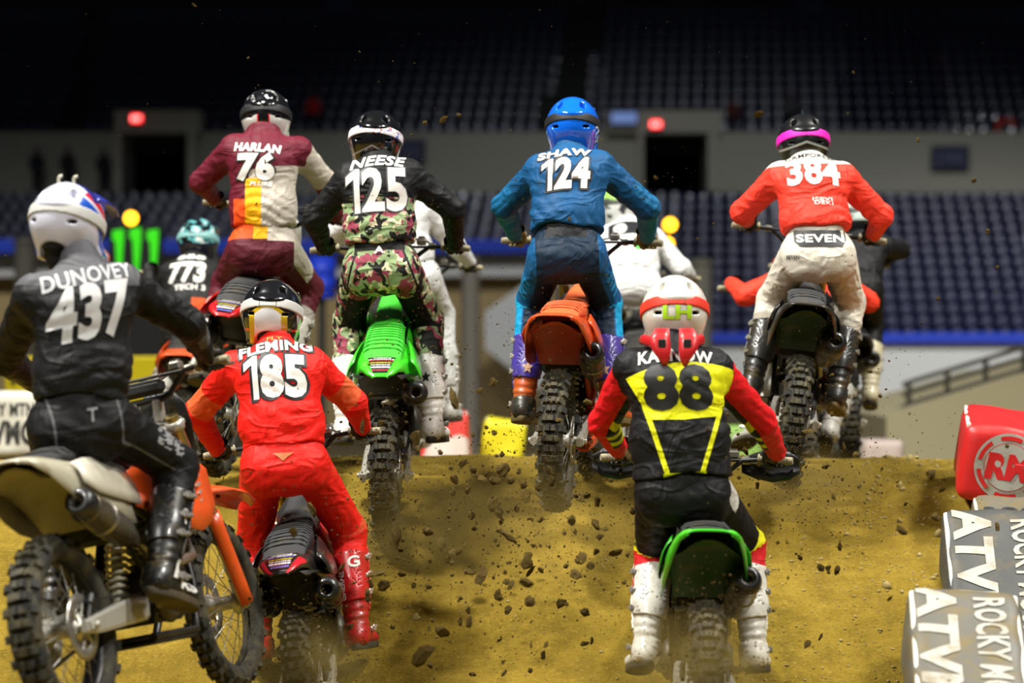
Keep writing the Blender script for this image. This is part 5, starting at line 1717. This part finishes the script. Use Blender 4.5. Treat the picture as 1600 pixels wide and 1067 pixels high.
def strapmat(c, fn=None):
    if fn is None: return mat(c, .6, 0, 0, 'strap')
    g = NG('strap'); v = g.obj(); x, y, z = g.xyz(v)
    return g.done(fn(g, x, y, z, v), .6)
def spots(g, x, y, z, v):
    n = g.noise(60, v, 1, .4); n2 = g.noise(55, g.mapping(v, loc=(5, 5, 5)), 1, .4)
    c = g.mix(g.gt(n, .66), lin('#d4d4d4'), lin('#c02028'))
    c = g.mix(g.gt(n2, .66), c, lin('#2848b8'))
    return g.mix(g.btw(g.ab(x), .036, .039), c, lin('#222222'))
def bandlines(c, l, w=.036):
    return lambda g, x, y, z, v: g.mix(g.btw(g.ab(x), w, w + .003), lin(c), lin(l))

# ------------------------------------------------------------------ the bikes and their riders
def prints(name, cols, scale=40, base='#151515'):
    """sponsor sticker: small coloured blocks"""
    g = NG(name); v = g.obj(); x, y, z = g.xyz(v)
    c = lin(base); H_ = .027
    row = g.mul(g.add(y, .3), 1 / H_)
    inrow = g.btw(g.math('FRACT', row), .25, .72)
    n = g.noise(220, g.mapping(v, (1, 0, 0)), 0, .4)
    for i, k in enumerate(cols):
        mk_ = g.btw(g.math('FRACT', g.mul(row, 1 / len(cols))), i / len(cols), (i + 1) / len(cols))
        c = g.mix(g.mul(g.mul(inrow, mk_), g.mul(g.gt(n, .46), g.lt(g.ab(x), .045 + .006 * i))), c, lin(k))
    return g.done(c, .35, 0, .3)
stk_g = prints('tail_sticker', ['#d8d8d8', '#c8c020', '#b02020', '#ffffff'])
stk_r = prints('tail_sticker_red', ['#d8d8d8', '#c8c020', '#6070d0', '#ffffff'], 45, '#1a0a0c')

BK = {
    '88': dict(q=[0.745, 9.9, 0.262, 1.5, -4.0, 1.0], c=dict(fender='#2fa61c', side='#238a18', shroud='#2fb41c', frame='#1c1c1c', guard='#17191a', plate='#d0d0c0')),
    '185': dict(q=[-0.872, 10.85, 0.125, 0.0, 7.2, -8.5], c=dict(fender='#1b1718', side='#1a1a1a', shroud='#b01a1c', frame='#2a2a2a', guard='#181818', seat='#232325')),
    '125': dict(q=[-0.612, 12.4, 0.955, 0.0, 14.3, -.8], c=dict(fender='#38c622', side='#38c622', shroud='#38c622', frame='#1c1c1c', guard='#1a1a1a', seat='#2fae1e')),
    '124': dict(q=[0.214, 12.04, 1.134, 7.5, 3.9, 1.3], c=dict(fender='#c8481a', side='#c8481a', shroud='#d8521c', frame='#c8481a', guard='#c8481a', seat='#c8521c')),
    '384': dict(q=[1.395, 12.69, 1.2, 5.0, 4.6, 6.5], c=dict(fender='#20221f', side='#1c1c1c', shroud='#1c1c1c', frame='#2a2a2a', guard='#8a8a86', seat='#2e2f30')),
    '76': dict(q=[-1.49, 13.2, 1.235, 6.0, 11.5, 8.0], c=dict(fender='#b5141a', side='#b5141a', shroud='#c8161c', frame='#4a4a4a', guard='#b5141a', seat='#2c2c2c')),
    '773': dict(q=[-2.08, 16.2, 0.975, 0.0, 11.0, 1.0], c=dict(fender='#c8481a', side='#c8481a', shroud='#c8481a', frame='#c8481a', guard='#c8481a')),
    '437': dict(q=[-1.55, 8.85, 0.60, 15.5, -2.0, -12.0], c=dict(fender='#a5a08c', side='#b8b3a2', shroud='#d8501a', frame='#1a1a1a', guard='#d8501a', fork='#a8925a', ffender='#d8501a', plate='#1a1a1a')),
}
def mk(k, label, **kw):
    d = BK[k]
    r, M, SP = bike('motocross_bike', label, d['q'], d['c'], **kw)
    return M, SP

RD = {}
# --- number 125
M, SP = mk('125', 'bright green motocross bike under the camouflage-clad rider, its tail fender pointed', style='vee', decal=stk_g, edge=mat('#48d22c', .3, 0, .3), sil='#4a463c')
R = RD['125'] = rider(dict(M=M, SP=SP, seed=1, label='racer in black and camouflage gear numbered 125 standing on a green bike',
    J=dict(head=(587, 225), N=(590, 247), shL=(547, 277), shR=(637, 272), elL=(492, 343), elR=(708, 328), H=(596, 415), knL=(545, 503), knR=(668, 500)),
    jersey=fabric('jersey_camo', j125, dirt=.15), pants=fabric('pants_camo', p125), glove='#141414', cuff='#202020',
    boot=dict(shell='#d4d2ca', plate='#dddbd4', buckle='#8f8d86'),
    helmet=dict(mat=hel('helmet_black', h125), strap=strapmat('', spots), rot=(3, 4, 3))))
jtext(R, '125', -.005, .68, .30, .225, white, bold=.035, outline=greyd, og=.006, obold=.05)
jtext(R, 'NEESE', .005, .95, .28, .06, white, bold=.03, shear=.25, curve=.015)
ptext(R, 'A', -.005, .075, .05, .035, white, bold=.03)
btext(R, 'R', '', 0, .21, .05, .06, black, vf=poly_print(STAR), face='back'); btext(R, 'L', '', 0, .21, .05, .06, black, vf=poly_print(STAR), face='back')

# --- number 88
M, SP = mk('88', 'green motocross bike with black handguards at the foot of the jump', style='arch', guards='#17181a', edge=mat('#4fc22c', .3, 0, .3), flap='#1d4a12')
R = RD['88'] = rider(dict(M=M, SP=SP, seed=2, label='racer in yellow and black jersey numbered 88 with red sleeves and a white helmet', torso=.54, hem=.08, flare=1.24,
    J=dict(head=(1054, 496), N=(1050, 530), shL=(988, 575), shR=(1114, 575), elL=(943, 660), elR=(1190, 660), H=(1067, 765), knL=(1022, 858), knR=(1165, 852)),
    jersey=fabric('jersey_yellow_black', j88, dirt=.2), pants=fabric('pants_black_red', p88), glove='#161616',
    boot=dict(shell='#c9c6bb', plate='#d6d3c8', buckle='#8f8d86'), bulk=1.03,
    helmet=dict(mat=hel('helmet_white', h88), strap=strapmat('', bandlines('#d8321c', '#2a1a1a', .03)), rot=(0, 2, 0), scale=1.02)))
jtext(R, '88', .0, .73, .275, .185, black, bold=.05)
jtext(R, 'KARNOW', .0, .95, .30, .055, white, bold=.03, shear=.1, curve=.012)
htext(R, 'LH', 0, .026, .112, .056, mat('#a8d820', .4), bold=.04)
b = MB()
for s in (-1, 1):      # neck brace behind the collar
    b = MB()
    g = [[Vector((s * (x0 + (x1 - x0) * t), y, z)) for t in (0, .33, .66, 1)] for (z, y, x0, x1) in ((.02, -.13, .02, .075), (-.02, -.15, .018, .10), (-.06, -.165, .015, .09), (-.10, -.165, .022, .06), (-.125, -.155, .035, .045))]
    if s < 0: g = [r[::-1] for r in g]
    shell(b, g, .012)
    nb = link('neck_brace_wing', b.mesh('neck_brace_wing'), mat('#b8161c', .4, 0, .2, 'brace'), R['root'], loc=Vector(R['N'] - R['O']) + Vector((0, -.0, .018)))
    bc_ = MB(); bc_.tube([(s * .045, -.165, -.045), (s * .085, -.13, -.03), (s * .115, -.06, -.02), (s * .12, .02, -.02), (s * .08, .1, -.03)], [.02, .022, .022, .02, .016], 10, sx=.6)
    link('brace_collar', bc_.mesh('brace_collar'), mat('#b8161c', .4, 0, .2, 'brace'), nb)
    b = MB(); b.box((s * .05, -.172, -.055), (.03, .006, .075), bev=.003)
    link('brace_pad', b.mesh('brace_pad'), black, nb)

# --- number 185
M, SP = mk('185', 'black and red motocross bike with twin silencers under the rider in all red', style='vee', twin=True, decal=stk_r, edge=mat('#c01824', .3, 0, .3), sil='#15161a')
R = RD['185'] = rider(dict(M=M, SP=SP, seed=3, label='racer in all-red gear numbered 185 with a black and gold helmet', torso=.54, hem=.10, flare=1.1,
    J=dict(head=(425, 497), N=(432, 537), shL=(367, 575), shR=(486, 570), elL=(308, 645), elR=(552, 628), H=(445, 722), knL=(397, 850), knR=(545, 830)),
    jersey=fabric('jersey_red', j185, dirt=.15), pants=fabric('pants_red', p185, dirt=.35), glove='#1a1212',
    boot=dict(shell='#a81418', plate='#b81a1c', heel='#a81418', buckle='#c0a8a0'), bulk=1.02,
    helmet=dict(mat=hel('helmet_black_gold', h185), strap=strapmat('', bandlines('#b9b9b6', '#2a2a2a', .035)), rot=(2, 2, 2), scale=1.02)))
jtext(R, '185', -.005, .645, .27, .20, white, bold=.055, outline=black, og=.012)
jtext(R, 'FLEMING', .0, .90, .32, .062, white, bold=.04, outline=black, og=.008, curve=.01, rot=.08)
jtext(R, 'FLY', .0, 1.0, .07, .022, mat('#a8782a', .5), bold=.03)
ptext(R, '', .005, .03, .09, .04, mat('#a8602a', .5), vf=poly_print([(-.5, .4), (.5, .4), (.18, -.1), (0, -.5), (-.18, -.1)]))
for k in 'LR':
    btext(R, k, 'GAERNE', -.028 if k == 'R' else .028, .17, .13, .026, white, rot=math.pi / 2, face='back', bold=.02); btext(R, k, 'G', .03 if k == 'R' else -.03, .27, .05, .05, white, face='back', bold=.03)

# --- number 124
M, SP = mk('124', 'orange motocross bike in the air under the rider in blue', style='arch', sil='#5a5548', guards=None, flap='#b8431a')
R = RD['124'] = rider(dict(M=M, SP=SP, seed=4, label='racer in blue gear numbered 124 with a shiny blue helmet', torso=.54, hem=.20,
    J=dict(head=(895, 205), N=(889, 236), shL=(844, 266), shR=(936, 260), elL=(788, 322), elR=(1012, 325), H=(886, 397), knL=(832, 472), knR=(946, 472)),
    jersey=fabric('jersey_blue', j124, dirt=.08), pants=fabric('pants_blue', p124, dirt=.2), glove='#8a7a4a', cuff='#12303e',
    boot=dict(shell='#b8501c', plate='#40308c', heel='#2a2620', buckle='#b8b4a8', sole='#5a4a22'),
    helmet=dict(mat=hel('helmet_blue', h124, .12, .8), strap=strapmat('#141414'), rot=(6, 4, 0), visor=mat('#0e3a90', .3, 0, .4))))
jtext(R, '124', -.012, .67, .235, .165, whitec, bold=.05, outline=black, og=.010, shear=.05)
jtext(R, 'SHAW', -.02, .885, .26, .05, whitec, bold=.045, shear=.08, outline=black, og=.005)
htext(R, 'FLY', .0, -.02, .10, .05, mat('#c0c8d0', .4), side=(.35, .94, 0), rot=-1.2)
for k in 'LR': btext(R, k, '', 0, .15, .055, .07, mat('#c8a080', .5), vf=poly_print(STAR), face='back')

# --- number 384
M, SP = mk('384', 'black motocross bike under the rider in coral jersey and white pants', style='arch', sil='#8a8266', flap='#16380f')
R = RD['384'] = rider(dict(M=M, SP=SP, seed=5, label='racer in coral jersey numbered 384 and white pants with a magenta goggle strap', torso=.52, hem=.22,
    J=dict(head=(1255, 229), N=(1262, 248), shL=(1217, 277), shR=(1316, 277), elL=(1160, 332), elR=(1377, 338), H=(1278, 397), knL=(1207, 468), knR=(1328, 474)),
    jersey=fabric('jersey_coral', j384, dirt=.05), pants=fabric('pants_white', p384, dirt=.2), glove='#141414',
    boot=dict(shell='#1c1c1a', plate='#262622', buckle='#9a9a8a', sole='#6a5a30'),
    helmet=dict(mat=hel('helmet_black_grey', h384, .3, .3), strap=strapmat('', bandlines('#e018b0', '#a01080', .0)), rot=(0, 4, -2))))
jtext(R, '384', -.0, .755, .27, .15, whitec, bold=.04)
jtext(R, 'CAMPORESE', 0, .935, .25, .034, black, bold=.01, shear=.1, curve=.012)
jtext(R, 'ISEVI', .03, .465, .10, .02, white, bold=.01); jtext(R, 'DEKI', .035, .425, .095, .02, white, bold=.01)
ptext(R, '', .0, .075, .26, .085, black, vf=poly_print([(-.5, .5), (.5, .5), (.5, -.1), (.42, -.5), (-.4, -.5), (-.5, -.2)]), name='belt_panel')
ptext(R, 'SEVEN', .0, .075, .24, .042, whitec, bold=.03, lift=.007)
ptext(R, 'SEVEN', -.14, -.02, .06, .02, black, bold=.02)
b = MB(); b.tube([(0, -.01, .145), (0, -.02, .19)], [.012, .002], 8)
link('helmet_spike', b.mesh('helmet_spike'), mat('#26343c', .4), R['ho'])

# --- number 76
M, SP = mk('76', 'red motocross bike with twin silencers leaning under the rider in maroon', style='vee', twin=True, decal=stk_r, edge=mat('#c81a1e', .3, 0, .3), sil='#2a2a28')
R = RD['76'] = rider(dict(M=M, SP=SP, seed=6, label='racer in maroon and beige gear numbered 76 leaning right on a red bike', torso=.53, hem=.16,
    J=dict(head=(416, 189), N=(412, 199), shL=(366, 233), shR=(466, 236), elL=(314, 284), elR=(508, 284), H=(412, 388), knL=(354, 440), knR=(482, 450)),
    jersey=fabric('jersey_maroon', j76, dirt=.1), pants=fabric('pants_maroon', p76, dirt=.15), glove='#2a1a18', cuff='#501523',
    boot=dict(shell='#a9a59a', plate='#c0bdb4', buckle='#8a8a80'),
    helmet=dict(mat=hel('helmet_black_white', h76), strap=strapmat('#151516'), rot=(0, 4, 0))))
jtext(R, '76', -.03, .77, .20, .15, whitec, bold=.055, shear=.1, outline=black, og=.010)
jtext(R, 'HARLAN', -.02, .965, .25, .048, whitec, bold=.05, shear=.12, rot=-.06)
jtext(R, 'PLURE', .0, .60, .12, .022, whitec, bold=.04, shear=.2)

# --- number 437
M, SP = mk('437', 'orange and white motocross bike turned right, nearest on the left', style='plate', sil='#6a6558', decal=None, flap='#8f8a74')
R = RD['437'] = rider(dict(M=M, SP=SP, seed=7, label='racer in black and grey gear numbered 437 with a white helmet, nearest on the left', torso=.56, hem=.14,
    J=dict(head=(106, 357), N=(128, 410), shL=(55, 462), shR=(190, 445), elL=(8, 560), elR=(294, 505), H=(125, 660), knL=(90, 770), knR=(276, 728)),
    dd=dict(shL=-.08, shR=.05), jersey=fabric('jersey_black_grey', j437, dirt=.1), pants=fabric('pants_black', p437, dirt=.1), glove='#111111',
    boot=dict(shell='#141414', plate='#1c1c1c', heel='#1c1c1c', buckle='#8a8a86', sole='#3a3222'),
    helmet=dict(mat=hel('helmet_white_blue', h437), strap=strapmat('#b8b8b4'), rot=(14, 0, 3), visor=mat('#2a2f8a', .3, 0, .4))))
jtext(R, '437', .0, .68, .31, .21, mat('#b4b4b4', .55), bold=.045, shear=.08, rot=.05)
jtext(R, 'DUNOVEY', .0, .92, .34, .065, mat('#a4a4a6', .55), bold=.03, rot=.08)
ptext(R, 'T', .01, .03, .04, .05, mat('#77777a', .5), bold=.02)
btext(R, 'R', 'A', .03, -.01, .085, .075, white, bold=.06); btext(R, 'R', 'RS', .09, -.055, .10, .04, white, bold=.04); btext(R, 'R', 'T', .06, .2, .05, .06, white)
for x in (-.03, .03):
    b = MB(); b.tube([(x, -.03, .13), (x, -.035, .185)], .006, 8); b.tube([(x, -.035, .185), (x + .012, -.03, .19)], .006, 8)
    link('camera_mount', b.mesh('camera_mount'), mat('#c8c4b0', .5), R['ho'])

# --- number 773
M, SP = mk('773', 'orange motocross bike of the rider numbered 773, half hidden', style='arch', full=False)
R = RD['773'] = rider(dict(M=M, SP=SP, seed=8, h=.014, label='racer in black gear numbered 773 with a teal helmet behind the others', torso=.5, hem=.05,
    J=dict(head=(310, 381), N=(303, 404), shL=(267, 428), shR=(334, 428), elL=(238, 480), elR=(372, 478), H=(297, 515), knL=(262, 580), knR=(340, 580)),
    jersey=fabric('jersey_black', j773), pants=fabric('pants_dark', plain('#161616')), glove='#151515', boot=dict(shell='#b8b5aa'),
    helmet=dict(mat=hel('helmet_teal', h773), strap=strapmat('#78a8a8'), rot=(4, 4, 0))))
jtext(R, '773', -.02, .68, .24, .15, white, bold=.045, shear=.1); jtext(R, 'TECH 3', .0, .47, .2, .04, white, bold=.03); jtext(R, 'BBB', 0, .92, .18, .04, white, bold=.04, shear=.1)

# --- riders half hidden behind the front row
BACK = [
    ('A', [0.80, 16.0, 0.98, 2, 8, 0], dict(fender='#2a2a2c', side='#5a35b0', shroud='#5a35b0', frame='#1a1a1a'), dict(
        label='racer in white jersey and white pants behind the rider in blue', J=dict(head=(967, 328), N=(982, 352), shL=(948, 372), shR=(1020, 374), elL=(925, 430), elR=(1066, 420), H=(988, 445), knL=(945, 500), knR=(1030, 500)),
        j=jA, p=plain('#c9c9c7'), hm=hA, rot=(0, 8, 0), boot=dict(shell='#b8b8b4'), bl='purple and black motocross bike of the rider in white behind the blue rider')),
    ('B', [-0.62, 15.2, 1.0, 2, 10, 0], dict(fender='#30b020', side='#30b020', shroud='#38c622', frame='#1a1a1a'), dict(
        label='racer in white gear hidden behind the camouflage-clad rider', J=dict(head=(606, 285), N=(612, 312), shL=(570, 335), shR=(660, 325), elL=(522, 365), elR=(712, 385), H=(640, 432), knL=(590, 500), knR=(690, 490)),
        j=plain('#cccccc'), p=plain('#c4c4c2'), hm=hA, rot=(0, 0, 0), boot=dict(shell='#b8b8b4'), bl='green motocross bike of the white rider behind the camouflage-clad rider')),
    ('C', [1.65, 14.6, 0.89, 0, 8, 0], dict(fender='#26262a', side='#26262a', shroud='#b02020', frame='#1a1a1a'), dict(
        label='racer in orange-red jersey crouching behind the black bike, only elbows showing', J=dict(head=(1262, 385), N=(1262, 420), shL=(1218, 440), shR=(1308, 440), elL=(1163, 462), elR=(1357, 472), H=(1264, 530), knL=(1210, 590), knR=(1320, 590)),
        j=plain('#e03a24'), p=plain('#202020'), hm=hD, rot=(0, 0, 0), boot=dict(shell='#b0aea6'), bl='dark motocross bike of the crouching rider in orange-red')),
    ('D', [2.15, 16.5, 1.08, 0, 8, 0], dict(fender='#26262a', side='#26262a', shroud='#26262a', frame='#1a1a1a'), dict(
        label='racer in black jersey with orange gloves behind the coral rider', J=dict(head=(1345, 345), N=(1345, 375), shL=(1305, 392), shR=(1380, 385), elL=(1262, 420), elR=(1408, 390), H=(1335, 452), knL=(1290, 510), knR=(1362, 505)),
        j=plain('#141416'), p=plain('#151515'), hm=hD, rot=(4, 0, 0), boot=dict(shell='#c0b89a'), glove='#d0481c', bl='dark motocross bike of the black-clad rider with orange gloves')),
]
for k, q, c, d in BACK:
    r_, M, SP = bike('motocross_bike', d['bl'], q, c, full=False)
    R = RD[k] = rider(dict(M=M, SP=SP, seed=9, h=.014, label=d['label'], torso=.48, hem=.12, J=d['J'], jersey=fabric('jersey_' + k, d['j']), pants=fabric('pants_' + k, d['p']),
        glove=d.get('glove', '#151515'), boot=d['boot'], helmet=dict(mat=hel('helmet_' + k, d['hm']), strap=strapmat('#3a3a3a'), rot=d['rot'])))
    if k == 'A': jtext(R, '', .03, .40, .07, .06, mat('#30c020', .5), vf=poly_print([(-.5, .5), (.5, .5), (.3, -.3), (0, -.5), (-.2, -.2)]))
# ------------------------------------------------------------------ dirt thrown up by the wheels
clod_m = NG('moist_dirt'); _n = clod_m.noise(3, None, 3, .6)
clod_m = clod_m.done(clod_m.mix(_n, '#2a210b', '#54441c'), .95, spec=.15)
rr = random.Random(5)
big = []
while len(big) < 300:
    u = rr.random()
    if u < .62:
        x = rr.gauss(760, 130); y = rr.gauss(850, 110); s = abs(rr.gauss(0, 1)) * 5.0 + 2.5
    elif u < .80:
        x = rr.gauss(1280, 130); y = rr.gauss(800, 110); s = abs(rr.gauss(0, 1)) * 3.4 + 2.2
    elif u < .90:
        x = rr.uniform(0, 1600); y = rr.uniform(650, 1060); s = abs(rr.gauss(0, 1)) * 3 + 2
    else:
        x = rr.uniform(300, 1600); y = rr.uniform(40, 660); s = abs(rr.gauss(0, 1)) * 2.2 + 1.8
    if 150 < x < 350 and y < 620: continue
    d = rr.uniform(9.6, 12.2)
    p = pix(x, y, d)
    if p.z - .04 < ground_z(p.x, p.y, False): continue
    if s > 15: s = 15
    big.append((p, s * d / FPX * .8))
big += [(pix(693, 187, 11.5), .010), (pix(717, 180, 10.0), .013), (pix(303, 8, 11), .009), (pix(664, 192, 11.2), .010), (pix(660, 1024, 10.0), .03), (pix(600, 915, 10.0), .022)]
for i, (p, s) in enumerate(big[-300:]):
    o = link('dirt_clod', CLODS[i % 4], clod_m, loc=p)
    o.scale = (s * rr.uniform(.7, 1.5), s, s * rr.uniform(.6, 1.0)); o.rotation_euler = (rr.uniform(0, 6), rr.uniform(0, 6), rr.uniform(0, 6))
    tag(o, 'clod of dirt flying in the air behind the bikes', 'dirt clod', 'clods of flying dirt')
items = []
def spray(n, cx, cy, sx, sy, d0, d1, s0, s1):
    for k in range(n):
        x = rr.gauss(cx, sx); y = rr.gauss(cy, sy); d = rr.uniform(d0, d1); p = pix(x, y, d)
        if p.z < ground_z(p.x, p.y, False): continue
        items.append((tuple(p), rr.uniform(s0, s1) * (1.8 if rr.random() < .1 else 1), rr.randrange(10 ** 6)))
spray(2200, 740, 820, 170, 130, 9.6, 13, .0016, .0055)
spray(1300, 1090, 1000, 60, 50, 9.3, 9.8, .001, .0038)
spray(1100, 600, 800, 30, 60, 11.6, 12.2, .001, .004)
spray(900, 1250, 740, 90, 70, 11, 12.6, .001, .005)
spray(800, 870, 760, 60, 80, 11, 12, .001, .004)
spray(700, 470, 1020, 60, 50, 10, 10.6, .001, .004)
spray(900, 690, 500, 120, 130, 10, 13, .001, .003)
spray(1200, 900, 420, 420, 230, 9.5, 13, .0007, .0022)
spray(500, 1300, 560, 160, 120, 10, 13, .001, .003)
tag(scatter('dirt_spray', items, clod_m), 'fine spray of dirt crumbs thrown up all over the jump', 'dirt spray', kind='stuff')
# ------------------------------------------------------------------ dust hanging behind the wheels
def dust(label, c, r, dens):
    bm = bmesh.new(); bmesh.ops.create_icosphere(bm, subdivisions=3, radius=1.0)
    me = bpy.data.meshes.new('dust'); bm.to_mesh(me); bm.free()
    g = NG('dust'); t = g.t; t.nodes.remove(g.b)
    vol = g.node('ShaderNodeVolumePrincipled'); vol.inputs['Color'].default_value = lin('#b39a55'); vol.inputs['Anisotropy'].default_value = .1
    v = g.obj(); ln = g.node('ShaderNodeVectorMath'); ln.operation = 'LENGTH'; g.lk(v, ln.inputs[0])
    fall = g.math('MAXIMUM', g.sub(1.0, ln.outputs['Value']), 0.0)
    n = g.math('MAXIMUM', g.sub(g.noise(2.2, v, 3, .6), .30), 0.0)
    g.lk(g.mul(fall, n, dens * 4.0), vol.inputs['Density'])
    g.lk(vol.outputs[0], t.nodes['Material Output'].inputs['Volume'])
    o = link('dust_cloud', me, g.m, loc=c); o.scale = r
    tag(o, label, 'dust', kind='stuff')
dust('brown dust puff round the rear wheel of the bike at the foot of the jump', pix(1085, 1050, 9.6), (.32, .22, .26), 5.5)
dust('brown dust puff round the rear wheel under the camouflage rider', pix(600, 850, 12.2), (.32, .3, .22), 4.5)
dust('brown dust puff behind the twin-silencer bike of the red rider', pix(470, 1045, 10.5), (.34, .25, .24), 4.5)
dust('brown dust veil low over the jump face between the wheels', pix(760, 830, 11.5), (.9, .45, .4), 1.3)
dust('brown dust puff round the rear wheel of the black bike', pix(1255, 755, 12.5), (.4, .3, .22), 3.5)
